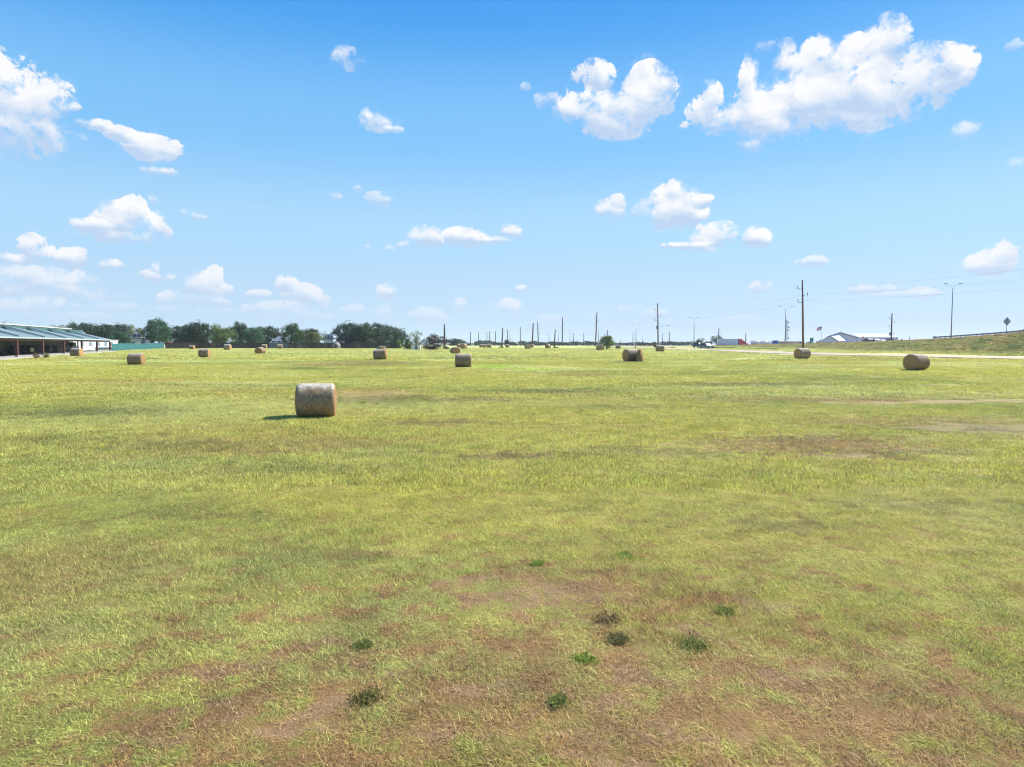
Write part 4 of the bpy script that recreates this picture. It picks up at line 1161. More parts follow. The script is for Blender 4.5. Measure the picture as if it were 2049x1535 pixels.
# ---- wooden fences along the housing estate
FD = 208
def fx(px, D=FD): v = on(px, D); return (v.x, v.y)
fence('wooden_fence', 'long dark board fence behind the bales, left of the paler fence', 'fence', [fx(331, 200), fx(400, 206), fx(538)], 1.85, M_DKWOOD, M_DKWOOD, 2.4, .28)
fence('wooden_fence', 'short grey board fence below the blue-grey hipped roof', 'fence', [fx(538.6), fx(574)], 1.75, M_GRWOOD, M_GRWOOD, 2.4, .28)
fence('wooden_fence', 'dark board fence in the shade below the great oak clump', 'fence', [fx(574.6), fx(690), fx(800, 205)], 1.8, M_DKWOOD, M_DKWOOD, 2.4, .28)

# ---- houses
def hip_roof(x0, x1, y0, y1, z0, z1, ov=.5, ridge=None, gable=False):
    m = MB(); x0 -= ov; x1 += ov; y0 -= ov; y1 += ov; ym = (y0 + y1) / 2
    i_ = 0.0 if gable else min((y1 - y0) / 2, (x1 - x0) / 2 - .05)
    if ridge is not None: i_ = ridge
    vs = [(x0, y0, z0), (x1, y0, z0), (x1, y1, z0), (x0, y1, z0), (x0 + i_, ym, z1), (x1 - i_, ym, z1)]
    m.add(vs, [(0, 1, 5, 4), (2, 3, 4, 5), (1, 2, 5), (3, 0, 4), (3, 2, 1, 0)])
    m.box(x0, x1, y0 - .02, y0 + .08, z0 - .18, z0 - .003); m.box(x0, x1, y1 - .08, y1 + .02, z0 - .18, z0 - .003)
    return m
def window(parent, x, z, w, h, y=0, fm=None, sgn=-1, nm='window'):
    f = MB(); a, b = (y - .08, y - .003)
    f.box(x - w / 2 - .08, x + w / 2 + .08, a, b, z + h, z + h + .09).box(x - w / 2 - .08, x + w / 2 + .08, a, b, z - .09, z)
    f.box(x - w / 2 - .08, x - w / 2, a, b, z + .002, z + h - .002).box(x + w / 2, x + w / 2 + .08, a, b, z + .002, z + h - .002)
    f.box(x - .02, x + .02, a + .02, b, z + .002, z + h - .002)
    o = f.build(nm, fm or M_WHITE, parent)
    MB().box(x - w / 2 + .002, x + w / 2 - .002, y - .045, y - .004, z + .003, z + h - .003).build('pane', M_GLASS, o)
def house(lab, pxa, pxb, D, wall_top, ridge_px, wm, rm, depth=9, wins=(), chim=None, gable=False, rz=0., nm='house', cat='house', win_z=None, ridge=None, winsize=(1.2, 1.3)):
    a, b = on(pxa, D), on(pxb, D); th = math.atan2(D, (a.x + b.x) / 2) - math.pi / 2; w = (b.x - a.x) * math.cos(th)
    t = thing(nm, lab, cat, (a.x, a.y, g((a.x + b.x) / 2, D)), rz + th)
    z1 = at(pxa, wall_top, D).z - t.location.z; zr = at(pxa, ridge_px, D + depth / 2).z - t.location.z
    MB().box(0, w, 0, depth, -.3, z1).build('wall', wm, t)
    r_ = hip_roof(0, w, 0, depth, z1 + .003, zr, gable=gable, ridge=ridge).build('roof', rm, t)
    if gable:
        e = MB().prism([(0, z1), (depth, z1), (depth / 2, zr - .25)], 0, .15, 'x'); 
        e.add([(w - .15, 0, z1), (w - .15, depth, z1), (w - .15, depth / 2, zr - .25), (w, 0, z1), (w, depth, z1), (w, depth / 2, zr - .25)], [(0, 2, 1), (3, 4, 5), (0, 3, 5, 2), (1, 2, 5, 4)]); e.build('gable', wm, t)
    if chim: 
        cx, cw, ct = chim
        cz = at(pxa, ct, D).z - t.location.z
        c_ = MB().box(cx - cw / 2, cx + cw / 2, depth * .4, depth * .4 + .9, z1 - .5, cz); c_.box(cx - cw / 2 - .08, cx + cw / 2 + .08, depth * .4 - .08, depth * .4 + .98, cz + .003, cz + .12)
        c_.build('chimney', wm, r_)
    for (x, z) in wins: window(t, x * w, z, winsize[0], winsize[1])
    return t
house('two-storey house with steep grey hipped roof and white upper wall behind the teal fence', 263, 284, 232, 676.5, 662, M_WHITE, M_SHING, 8, [(.3, 3.4), (.72, 3.4)])
t = house('narrow steep-gabled white house half hidden by a tree, right of the hipped one', 291, 303, 228, 679, 664, M_WHITE, M_SHING, 6, [(.3, 2.6), (.7, 2.6)], (.6, .8, 662), ridge=.6)
house('low brown-roofed house peering over the teal fence in front of the hipped one', 258, 298, 219, 688, 683.5, M_BRICKM, mat('brown_shingle', (.15, .115, .10), .85, var=.2), 7, [(.2, .8), (.7, .8)])
house('small shed with dark red roof at the right end of the teal fence', 333, 343, 213, 689.3, 683.5, M_DARK, mat('dark_red_roof', (.16, .05, .05), .8), 4, [], nm='garden_shed', cat='shed', gable=True)
house('house with pale grey roof under the bluish oak', 372, 388, 226, 686, 681, M_OFFW, M_SHINGT, 8, [(.3, .9), (.7, .9)])
house('cream gabled house between two dark oaks, mostly hidden', 355, 368, 226, 687, 682.5, M_TAN, M_SHINGT, 8, [(.5, 1.0)], gable=True)
house('house with whitish roof showing below the forked tree', 404, 424, 226, 687, 683.5, M_OFFW, mat('pale_roof', (.48, .50, .52), .6), 7, [(.3, .9)])
house('long low building with pale flat roof below the light green tree', 459, 484, 224, 687.5, 686, M_OFFW, mat('pale_roof_long', (.55, .55, .55), .6), 7, [(.25, .9), (.6, .9)])
house('house whose tan roof slopes steeply down to the right', 496, 518, 224, 687.5, 677.5, M_BRICKM, M_SHINGT, 9, [(.4, .9)])
house('house with broad blue-grey hipped roof and pale wall above the grey fence', 541, 576, 222, 686.2, 672, M_OFFW, mat('blue_grey_shingle', (.12, .15, .19), .85, var=.15), 11, [(.2, 1.0), (.5, 1.0), (.8, 1.0)])
t = house('white two-storey house with dark windows and pale chimney left of the great oaks', 649, 667, 226, 677.2, 669.5, M_WHITE, M_SHING, 7, [(.16, 2.75), (.50, 2.75), (.80, 2.75)], (2.2, 1.4, 668.5), winsize=(.55, 1.25))
house('dark low roof right of the white two-storey house', 664, 684, 218, 687.5, 682, M_BRICKM, mat('dark_shingle', (.05, .045, .05), .85), 7, [])
house('dark lean-to roof deep in the shade of the great oaks', 684, 712, 220, 688.5, 684.5, M_BRICKM, mat('dark_shingle', (.05, .045, .05), .85), 6, [])
# domed shelter
ds = on(673.3, 203); t = thing('domed_shelter', 'small domed shelter with shingled pale roof right behind a bale', 'shelter', ds)
wr = 15 / F0 * 203 / 2
MB().tube([(0, 0, -.1), (0, 0, .55)], wr, 20).build('wall', M_TAN, t)
n_ = 9; MB().tube([(0, 0, .553 + 1.35 * math.sin(k / n_ * 1.5)) for k in range(n_ + 1)], [wr * 1.05 * math.cos(k / n_ * 1.5) + .03 for k in range(n_ + 1)], 20).build('roof', M_SHINGT, t)
MB().box(-.35, .35, -wr - .06, -wr + .2, 0, 1.2).build('door', M_DKWOOD, t)
# white pump shed among the bushes
ps = on(824.5, 183); t = thing('pump_shed', 'small white box shed between the dark bush and the thin-leaved tree', 'shed', (ps.x, ps.y, ps.z), 0)
MB().box(0, 2.2, 0, 1.6, -.05, 1.35).build('wall', M_WHITE, t)
MB().hexa([(-.1, -.1, 1.353), (2.3, -.1, 1.353), (2.3, 1.7, 1.353), (-.1, 1.7, 1.353)], [(-.1, -.1, 1.5), (2.3, -.1, 1.5), (2.3, 1.7, 1.42), (-.1, 1.7, 1.42)]).build('roof', M_GREYW, t)
MB().box(.8, 1.4, -.04, -.003, 0, 1.2).build('door', M_GREYW, t)
# antenna mast behind the teal fence
am = on(260.5, 226); t = thing('antenna_mast', 'thin mast with a tv antenna on top, left of the hipped house', 'antenna', am)
hh = at(260.5, 649, 226).z - am.z
MB().tube([(0, 0, 0), (0, 0, hh)], .05, 6).build('mast', M_GREYW, t)
m = MB().tube([(-2.4, 0, hh), (.6, 0, hh - .2)], .05, 5)
for k in range(9): m.tube([(-2.2 + k * .33, -.7, hh - k * .02), (-2.2 + k * .33, .7, hh - k * .02)], .03, 4)
m.build('antenna', M_DARK, t)

# ---- white metal building across the highway
M_MET = mat('white_sheet_metal', (.66, .70, .78), .8, .0, var=.05, scale=.6)
M_METR = mat('white_metal_roof', (.42, .47, .56), .8, .0, var=.05, scale=.6)
M_BTRIM = mat('blue_grey_trim', (.16, .20, .27), .5)
WD = 330
t = thing('metal_building', 'large white sheet-metal building with low gables and dark trim beyond the highway', 'building')
def wp(px, D=WD): return ray(px, 690)[0] * D
def wz(py, D=WD): return CZ + ray(1024, py)[1] * D
def slab(m, prof, y0, y1): return m.prism(prof, y0, y1, 'y')
gb_ = 2.3
MB().prism([(wp(1656), gb_), (wp(1716), gb_), (wp(1716), wz(676.5)), (wp(1681), wz(666.5)), (wp(1656), wz(675))], WD, WD + 14, 'y').build('main_wall', M_MET, t)
def rake(m, pts, y0, y1, th=.45):
    for (a, b) in zip(pts[:-1], pts[1:]):
        m.hexa([(a[0], y0, a[1]), (b[0], y0, b[1]), (b[0], y1, b[1]), (a[0], y1, a[1])], [(a[0], y0, a[1] + th), (b[0], y0, b[1] + th), (b[0], y1, b[1] + th), (a[0], y1, a[1] + th)])
    return m
rake(MB(), [(wp(1655), wz(675.2)), (wp(1681), wz(666.6)), (wp(1717), wz(676.8))], WD - .5, WD - .003, .4).build('rake_trim', M_BTRIM, t)
rake(MB(), [(wp(1655), wz(675.2) + .25), (wp(1681), wz(666.6) + .25), (wp(1717), wz(676.8) + .25)], WD, WD + 14.5, .25).build('main_roof', M_METR, t)
MB().box(wp(1715), wp(1716.3), WD - .3, WD - .003, gb_, wz(677)).build('corner_trim', M_BTRIM, t)
# lower front wing
D2 = WD - 9
MB().prism([(wp(1644), gb_), (wp(1676), gb_), (wp(1676), wz(683.5)), (wp(1661), wz(673)), (wp(1644), wz(683.5))], D2, WD - .6, 'y').build('front_wing_wall', M_MET, t)
rake(MB(), [(wp(1643), wz(683.8)), (wp(1661), wz(673.2)), (wp(1676.5), wz(683.5))], D2 - .4, D2 - .003, .32).build('wing_trim', M_BTRIM, t)
rake(MB(), [(wp(1643), wz(683.8) + .2), (wp(1661), wz(673.2) + .2), (wp(1676.5), wz(683.5) + .2)], D2, WD - .6, .2).build('wing_roof', M_METR, t)
MB().hexa([(wp(1662), D2 + .2, wz(674)), (wp(1677), D2 + .2, wz(683.6)), (wp(1697), WD - .7, wz(683)), (wp(1680), WD - .7, wz(671.5))], [(wp(1662), D2 + .2, wz(674) + .2), (wp(1677), D2 + .2, wz(683.6) + .2), (wp(1697), WD - .7, wz(683) + .2), (wp(1680), WD - .7, wz(671.5) + .2)]).build('porch_roof', M_METR, t)
MB().box(wp(1677), wp(1697), WD - 4, WD - .7, gb_, wz(684)).build('porch_wall', M_MET, t)
def shear(t, s_, d0):
    """set a block built square to the world along the line of the plot instead"""
    for o in t.children_recursive:
        if o.type == 'MESH':
            for v in o.data.vertices: v.co.x += s_ * (v.co.y - d0)
shear(t, .48, WD)
# long right wing with dark openings
t2 = thing('metal_annexe', 'long low white wing with two dark shop windows right of the gabled metal building', 'building')
MB().box(wp(1716.6), wp(1796), WD + 2, WD + 20, gb_, wz(676.2)).build('wall', M_MET, t2)
MB().box(wp(1716.6), wp(1797), WD + 1.7, WD + 1.997, wz(676.0), wz(675.0)).build('fascia', M_BTRIM, t2)
MB().hexa([(wp(1716.6), WD + 2, wz(675.6)), (wp(1796), WD + 2, wz(675.6)), (wp(1770), WD + 16, wz(667)), (wp(1700), WD + 16, wz(667))], [(wp(1716.6), WD + 2, wz(675)), (wp(1796), WD + 2, wz(675)), (wp(1770), WD + 16, wz(666.5)), (wp(1700), WD + 16, wz(666.5))]).build('roof', M_METR, t2)
for a, b in ((1748, 1762.5), (1774, 1788)):
    w_ = MB().box(wp(a), wp(b), WD + 1.9, WD + 1.996, wz(681.8), wz(677.5)).build('shop_window', M_BTRIM, t2)
    MB().box(wp(a) + .2, wp(b) - .2, WD + 1.85, WD + 1.897, wz(681.4), wz(677.9)).build('pane', M_GLASS, w_)
for a in (1742, 1768.5, 1795): MB().box(wp(a), wp(a + 1), WD + 1.8, WD + 1.995, gb_, wz(676.3)).build('pilaster', M_BTRIM, t2)
shear(t2, .56, WD)
# long tan building and small far structures behind the highway
def low_block(lab, a, b, top, base, D, wm, rm, depth=12, wins=0, nm='long_building', cat='building', rt_=1.5):
    t = thing(nm, lab, cat); x0, x1 = wp(a, D), wp(b, D); z1 = wz(top + rt_, D); z0 = 2.3
    MB().box(x0, x1, D, D + depth, z0, z1).build('wall', wm, t)
    hip_roof(x0, x1, D, D + depth, z1 + .003, wz(top, D + depth / 2), .4, gable=True).build('roof', rm, t)
    for k in range(wins):
        x = x0 + (x1 - x0) * (k + .5) / wins; w_ = (x1 - x0) / wins * .5
        f = MB().box(x - w_ / 2, x + w_ / 2, D - .06, D - .003, z0 + 1.0, z0 + 2.2).build('window', M_WHITE, t)
        MB().box(x - w_ / 2 + .1, x + w_ / 2 - .1, D - .1, D - .063, z0 + 1.1, z0 + 2.1).build('pane', M_GLASS, f)
    shear(t, (x0 + x1) / 2 / D, D)
low_block('long tan low building with flat roof left of the tallest utility pole', 1559, 1582, 682, 691, 400, M_TAN, M_SHINGT, wins=5)
low_block('pale barn-like building at the right end of the tan one', 1582.5, 1598, 682, 691, 402, M_OFFW, M_SHINGT, wins=2)
low_block('pale blue-white shed far off under the bare poles', 943, 948, 684, 690, 520, M_WHITE, M_OFFW, 8, 1, 'far_shed', 'shed')
low_block('tiny pale shed far away right of the leaning bale row', 1188, 1194, 687.5, 690, 560, M_TAN, M_OFFW, 8, 1, 'far_shed', 'shed')
# caravan-like far crane boom
cb = at(1030, 691, 420)
t = thing('grain_auger', 'long white slanting auger far across the field beside a round tree', 'auger', (cb.x, cb.y, 2.5))
MB().tube([(-2.6, 0, 4.6), (2.0, 0, 1.4)], .22, 8).build('tube', M_WHITE, t)
MB().tube([(1.0, -1, 0), (.6, 0, 2.4)], .06, 5).tube([(1.0, 1, 0), (.6, 0, 2.4)], .06, 5).build('undercarriage', M_GREYW, t)
wheel(.4, .2, 1.0, -1, .4, t, M_WHITE); wheel(.4, .2, 1.0, 1, .4, t, M_WHITE)

# ------------------------------------------------------------------ poles, wires, lamps
M_POLE = mat('pole_timber', (.10, .068, .055), .9, var=.25, scale=2)
M_POLER = mat('red_brown_pole', (.15, .085, .070), .85, var=.2, scale=2)
M_GALV = mat('galvanised_steel', (.25, .27, .30), .45, .6, var=.1)
M_INS = mat('insulator', (.30, .30, .32), .3)
M_WIRE = mat('wire', (.10, .11, .13), .5)
def pole(px, top, D, rad, lab, arms=None, lean=0., base=None, extra=None, m=None, name='utility_pole', basepx=None, top_x=None, group='utility poles along the gravel road'):
    b = on(px, D)
    if base: b = at(px, base, D)
    zt = at(px, top, D).z - b.z
    t = thing(name, lab, 'utility pole', (b.x, b.y, b.z), 0, group)
    lx = lean / F0 * D
    MB().tube([(0, 0, -.4), (lx * .5, 0, zt * .5), (lx, 0, zt)], [rad * 1.15, rad, rad * .75], 10).build('pole_shaft', m or M_POLE, t)
    for (dz, sg, ln) in (arms or ()):
        z = zt - dz; x = lx * z / zt
        a = MB().tube([(x, 0, z), (x + sg * ln, 0, z)], .06 * max(1, rad / .18) ** .5, 6).build('bracket', M_GALV, t)
        MB().tube([(x + sg * ln, 0, z + .02), (x + sg * ln, 0, z + .25), (x + sg * ln, 0, z + .32), (x + sg * ln, 0, z + .75)], [.07, .07, .10, .06], 8).build('insulator', M_INS, a)
    if extra: extra(t, zt, lx, rad)
    return t
B3 = ((1.9, -1, 1.0), (3.3, 1, 1.0), (4.7, -1, 1.0))
B3s = ((2.4, -1, 1.1), (4.4, 1, 1.1), (6.0, -1, 1.1))
def lamp_arm(t, zt, lx, rad):
    z = zt - 8.4
    MB().tube([(0, 0, z), (1.5, 0, z + .5), (3.2, 0, z + .55)], .05, 6).build('lamp_arm', M_GALV, t)
    MB().prism([(3.1, z + .42), (4.0, z + .45), (4.0, z + .6), (3.1, z + .68)], -.16, .16, 'y').build('lamp_head', M_GALV, t)
    transformer(t, zt, lx, rad, 7.9)
def transformer(t, zt, lx, rad, dz=8.0):
    MB().tube([(-.45, 0, zt - dz - 1.1), (-.45, 0, zt - dz - 1.05), (-.45, 0, zt - dz), (-.45, 0, zt - dz + .08)], [.25, .3, .3, .2], 12).build('transformer', M_GREYW, t)
pole(1607.5, 560, 144, .19, 'tallest utility pole with three brackets, rising behind the bale by the gravel road', B3, lean=-5, m=M_POLER)
pole(1317, 607, 240, .22, 'utility pole with three brackets, a transformer and a lamp arm', B3s, lean=-2, extra=lamp_arm)
pole(1191.5, 625, 340, .30, 'bracketed utility pole just left of the bright green bushy tree', B3s, lean=2.5)
pole(1125, 635, 440, .34, 'bracketed utility pole right of the short leaning post', B3s, lean=.5)
pole(1077.5, 645, 470, .34, 'pole with brackets all on its right, beside the dark leaning post', ((2.6, 1, 1.3), (4.6, 1, 1.3), (7, 1, 1.3)), lean=-2)
pole(1041, 654, 560, .34, 'slim bracketed pole between the round tree and the leaning posts', ((2.6, 1, 1.3), (5, 1, 1.3)))
pole(1016, 659, 620, .38, 'bracketed pole behind the round tree on the horizon', ((3, 1, 1.4), (6, 1, 1.4)), lean=-1)
pole(1020.5, 669, 660, .30, 'short thin pole close right of the round tree')
pole(991.5, 662.5, 700, .42, 'bracketed far pole left of the leaning post with weeds', ((3, 1, 1.5), (7, 1, 1.5)))
pole(980, 663, 700, .45, 'thickest of the far poles over the row of three bales')
pole(974.5, 664, 720, .32, 'thin far pole close left of a thicker one over the row of bales', ((4, 1, 1.5),))
pole(957.5, 665, 720, .38, 'second far pole from the black post, with small brackets', ((4, -1, 1.5), (8, 1, 1.5)))
pole(941.5, 664, 640, .40, 'first far pole right of the black post, bare')
pole(870.5, 664, 600, .2, 'faint thin pole above the purple shrub')
pole(893, 672, 600, .2, 'faint short pole right of the bare black post')
pole(1783, 627, 250, .24, 'bracketed pole with transformer before the white metal annexe', ((2.0, -1, 1.0), (3.4, 1, 1.0), (4.8, -1, 1.0), (7.5, 1, .9)), extra=lambda t, zt, lx, r: transformer(t, zt, lx, r, 7.0))
pole(1147, 666, 620, .35, 'far pole with a low transformer right of the twin-arm lamp', extra=lambda t, zt, lx, r: transformer(t, zt, lx, r, 9))
pole(1168, 666, 600, .28, 'far pole with a box low down, between two bracketed poles', ((3, 1, 1.2),), extra=lambda t, zt, lx, r: transformer(t, zt, lx, r, 8))
pole(1098.5, 667, 640, .25, 'faint far pole just left of the short leaning post')
pole(1266.5, 665, 560, .25, 'thin bracketed pole close left of the twin-arm lamp over the torn bale', ((3, -1, 1.2), (5, 1, 1.2)))
pole(1339, 664, 520, .30, 'bracketed far pole right of the pole with transformer', ((3, -1, 1.2), (6, 1, 1.2)))
pole(1325, 667, 540, .25, 'short far pole just right of the pole with transformer')
pole(1210, 667, 560, .3, 'dim far pole behind the bright green bushy tree')
pole(1438, 657, 460, .34, 'bracketed pole rising from the spreading oak by the truck', ((3, -1, 1.2), (5, 1, 1.2)))
pole(1492, 667, 520, .34, 'short pole above the red cab of the truck')
pole(1242, 680, 640, .3, 'low far pole above the side-on bale right of the green tree')
# old bare posts of a dead line across the field
GP = 'old bare posts standing in the field'
pole(889.5, 649, 196, .26, 'thick bare black post right of the purple shrub', m=M_DARK, group=GP)
pole(1004, 656, 235, .22, 'bare post leaning right with weeds at its foot, left of the round tree', lean=2.0, m=M_POLE, group=GP)
pole(1064.5, 647, 236, .24, 'dark bare post leaning right behind a brown bale end', lean=2.5, m=M_POLE, group=GP)
pole(1109, 659.5, 232, .20, 'short bare post leaning right with dark weeds at its foot', lean=2, m=M_POLE, group=GP)
pole(1214.8, 660.5, 236, .20, 'top of a bare post showing above the bright green bushy tree', m=M_POLE, group=GP)
pole(1819.8, 673, 190, .07, 'low dark marker post on the crest of the road bank', m=M_DARK, name='marker_post', group=None)
tree('weed', 'bush', 1003, 11, 692.2, 226, (.05, .08, .025), 'dark weeds round the foot of the leaning post', 'weed')
tree('weed', 'bush', 1112, 12, 693.5, 222, (.04, .055, .025), 'flat dark weeds at the foot of the short leaning post', 'weed')
tree('weed', 'bush', 893, 14, 692.5, 192, (.06, .10, .03), 'low green weeds at the foot of the bare black post', 'weed')

def wire(lab, pts, sag, group, r=.0085):
    m = MB()
    for (a, b) in zip(pts[:-1], pts[1:]):
        a, b = Vector(a), Vector(b); P = []
        for k in range(13):
            t_ = k / 12; q = a.lerp(b, t_); q.z -= sag * 4 * t_ * (1 - t_); P.append(q)
        m.tube(P, r, 4, cap=False)
    return tag(m.build('power_line', M_WIRE), lab, 'power line', group)
def tp(px, py, D): return tuple(at(px, py, D))
GW = 'wires of the line along the gravel road'
near = (92.0, 48.0, 0)
for j, (dy, dx, nm_) in enumerate(((17, -7, 'uppermost'), (29, 7, 'middle'), (42, -7, 'lowest'))):
    pts = [(92 + dx * .1, 46, 17.2 - j * 1.35), tp(1603 + dx, 560 + dy, 144), tp(1315 + dx * .6, 607 + dy * .62, 240), tp(1194 + dx * .5, 625 + dy * .5, 340), tp(1125 + dx * .4, 635 + dy * .4, 440), tp(1077, 645 + dy * .35, 470)]
    wire(nm_ + ' wire strung between the bracketed poles along the gravel road', pts, 1.9, GW)
wire('slack old wire drooping between the bare leaning posts', [tp(1006, 660, 235), tp(1067, 662, 236), tp(1111, 661, 232), tp(1214.5, 664, 236)], 1.2, 'old wire', .009)
for j in range(2):
    wire(('upper' if j == 0 else 'lower') + ' thin wire running off right from the pole before the white annexe', [tp(1317, 648 + 4 * j, 240), tp(1783, 632 + 8 * j, 250), tp(2260, 628 + 10 * j, 262)], 2.0, 'wires over the highway', .008)

def road_lamp(px, top, D, lab, arm=2.4, rad=.13, base_z=None, tilt=0):
    b = on(px, D); zt = at(px, top, D).z - b.z; armz = arm * .75
    t = thing('street_lamp', lab, 'street lamp', b, 0, 'twin-armed street lamps along the highway')
    MB().tube([(0, 0, -.2), (0, 0, zt)], [rad * 1.3, rad * .65], 10).build('lamp_post', M_GALV, t)
    for sg in (-1, 1):
        a = MB().tube([(0, 0, zt - .1), (sg * arm * .25, 0, zt + armz * .35), (sg * arm * .6, 0, zt + armz * .8), (sg * arm, 0, zt + armz)], rad * .19, 6).build('lamp_arm', M_GALV, t)
        MB().hexa([(sg * arm - .05, -.16, zt + armz - .12), (sg * arm + sg * .8 + .05, -.16, zt + armz - .08), (sg * arm + sg * .8 + .05, .16, zt + armz - .08), (sg * arm - .05, .16, zt + armz - .12)],
                  [(sg * arm - .05, -.1, zt + armz + .1), (sg * arm + sg * .8 + .05, -.1, zt + armz + .06), (sg * arm + sg * .8 + .05, .1, zt + armz + .06), (sg * arm - .05, .1, zt + armz + .1)]).build('lamp_head', M_GALV, a)
road_lamp(1902.5, 577, 171, 'nearest twin-armed street lamp, on the road bank by the guard rail end', 1.5, .115)
road_lamp(1571, 621, 300, 'twin-armed street lamp in line with the lattice mast', 2.3, .2)
road_lamp(1388.5, 641, 360, 'twin-armed street lamp above the pale loose tree and silver car', 1.9, .2)
road_lamp(1272.5, 652.5, 430, 'twin-armed street lamp above the torn hay bale', 2.0, .22)
road_lamp(1140.5, 663, 520, 'farthest twin-armed street lamp, right of the bracketed pole', 2.1, .22)
road_lamp(1285.5, 671, 620, 'small faint twin-armed lamp low over the horizon', 1.6, .2)
road_lamp(1117.5, 665, 600, 'thin pale lamp post just left of the bracketed pole', 1.2, .2)
road_lamp(1197.5, 657, 480, 'pale twin-armed lamp right behind a bracketed pole', 2.0, .2)

# lattice mast
lm = on(1573.5, 480); zt = at(1573, 640, 480).z - lm.z
t = thing('lattice_mast', 'slender lattice radio mast with dishes far behind the highway', 'radio mast', lm)
m = MB(); wb = .75
for k in range(3):
    a = k * 2.094; m.tube([(math.cos(a) * wb, math.sin(a) * wb, 0), (math.cos(a) * wb * .6, math.sin(a) * wb * .6, zt)], .09, 5)
n = 14
for j in range(n):
    f = lambda u: wb * (1 - .4 * u)
    for k in range(3):
        a, b_ = k * 2.094, (k + 1) * 2.094; u0, u1 = j / n, (j + 1) / n
        m.tube([(math.cos(a) * f(u0), math.sin(a) * f(u0), zt * u0), (math.cos(b_) * f(u1), math.sin(b_) * f(u1), zt * u1)], .05, 4)
m.build('lattice', M_GALV, t)
for zf, sg in ((.9, 1), (.72, 1), (.60, 1), (.30, -1), (.30, 1)):
    MB().disc((sg * 1.1, -.5, zt * zf), (.3, 1, 0), .55, .25, 12).build('dish', M_INS, t)

# ------------------------------------------------------------------ guard rail
rl = thing('guard_rail', 'steel guard rail climbing the crest of the road bank at right', 'guard rail')
gy_ = np.arange(138, 173, 1.9)
prof = [(0, .0), (.04, .05), (.0, .10), (.0, .16), (.04, .21), (0, .31), (-.03, .31), (-.03, 0)]
vs = []; fs = []
gy2 = gy_[::-1]
P = [(EDGE - .5, float(y)) for k, y in enumerate(gy2[::-1])]
P = P[::-1]
for (x, y) in P:
    z = g(x, y) + .48
    for (u, w) in prof: vs.append((x - u, y, z + w))
n = len(prof)
for i in range(len(P) - 1):
    for k in range(n): fs.append((i * n + k, i * n + (k + 1) % n, (i + 1) * n + (k + 1) % n, (i + 1) * n + k))
fs += [tuple(range(n)), tuple(range((len(P) - 1) * n, len(P) * n))]
MB().add(vs, fs).build('rail', M_GALV, rl)
x, y = P[0]
MB().tube([(x, y + .05, g(x, y) + .40), (x, y + .05, g(x, y) + .86)], .16, 10).box(x - .08, x + .14, y, y + .9, g(x, y) + .42, g(x, y) + .84).build('end_terminal', M_GALV, rl)
for (x, y) in P:
    MB().box(x + .04, x + .20, y - .06, y + .06, g(x, y) - .1, g(x, y) + .86).build('post', M_DKWOOD, rl)

# ------------------------------------------------------------------ signs
M_SIGNG = mat('sign_green', (.012, .22, .20), .5, var=.05)
M_SIGNBACK = mat('sign_back_grey', (.33, .34, .36), .5, .3, var=.05)
M_ORANGE = mat('sign_orange', (.75, .22, .05), .6)
M_YELLOW = mat('sign_yellow', (.55, .36, .07), .6)
b = on(2013, 153)
t = thing('diamond_sign', 'grey back of a diamond road sign on a thin post behind the guard rail', 'road sign', (b.x, b.y, b.z), R(8))
zc = at(2012.6, 643.3, 153).z - b.z; s_ = 8.6 / F0 * 153
MB().tube([(0, .05, 0), (0, .05, zc + s_ * .75)], .045, 8).build('post', M_GALV, t)
MB().prism([(-s_, zc), (0, zc - s_), (s_, zc), (0, zc + s_)], -.02, .02, 'y').build('panel', M_SIGNBACK, t)
m = MB()
e = .07
for (a, c_) in (((-s_, zc), (0, zc - s_)), ((0, zc - s_), (s_, zc)), ((s_, zc), (0, zc + s_)), ((0, zc + s_), (-s_, zc))):
    m.tube([(a[0] * .95, -.035, zc + (a[1] - zc) * .95), (c_[0] * .95, -.035, zc + (c_[1] - zc) * .95)], .035, 4)
m.box(-.09, .09, -.075, -.035, zc - s_ * .7, zc + s_ * .7).build('stiffener', M_BTRIM, t)
MB().box(-.16, .16, -.02, .02, zc - s_ - 1.25, zc - s_ - 1.05).build('small_plate', M_BTRIM, t)
b = at(1624, 688.5, 262); zt = 12.5 / F0 * 262
t = thing('guide_sign', 'tall green highway sign with a white arrow beyond the road bank', 'road sign', (b.x, b.y, b.z), 0)
w_ = 3.4 / F0 * 262
MB().box(-w_, w_, -.04, .04, zt * .48, zt).build('upper_panel', M_SIGNG, t)
p_ = MB().box(-w_, w_, -.04, .04, .05, zt * .46).build('lower_panel', M_SIGNG, t)
MB().tube([(-w_ * .7, .1, -2.2), (-w_ * .7, .1, zt)], .06, 6).build('post', M_GALV, t); MB().tube([(w_ * .7, .1, -2.2), (w_ * .7, .1, zt)], .06, 6).build('post', M_GALV, t)
MB().add([(-.1, -.05, zt * .12), (.2, -.05, zt * .12), (.32, -.05, zt * .26), (.45, -.05, zt * .22), (.38, -.05, zt * .40), (.02, -.05, zt * .33), (.16, -.05, zt * .30)], [(0, 1, 2, 6), (6, 2, 3, 4, 5)]).build('arrow', M_WHITE, p_)
def small_sign(px, py, s, D, mt, lab, shape='diamond'):
    c = at(px, py, D); b = g(c.x, c.y); s = s / F0 * D
    t = thing('warning_sign', lab, 'road sign', (c.x, c.y, b)); z = c.z - b
    MB().tube([(0, .04, 0), (0, .04, z)], .04, 6).build('post', M_GALV, t)
    MB().prism([(-s, z), (0, z - s), (s, z), (0, z + s)], -.02, .02, 'y').build('panel', mt, t)
small_sign(1804.3, 680.2, 2.6, 196, M_YELLOW, 'small yellow diamond sign on the bank crest beyond the annexe')
small_sign(1727, 675.5, 2.6, 240, M_ORANGE, 'small orange diamond sign before the roof corner of the metal building')
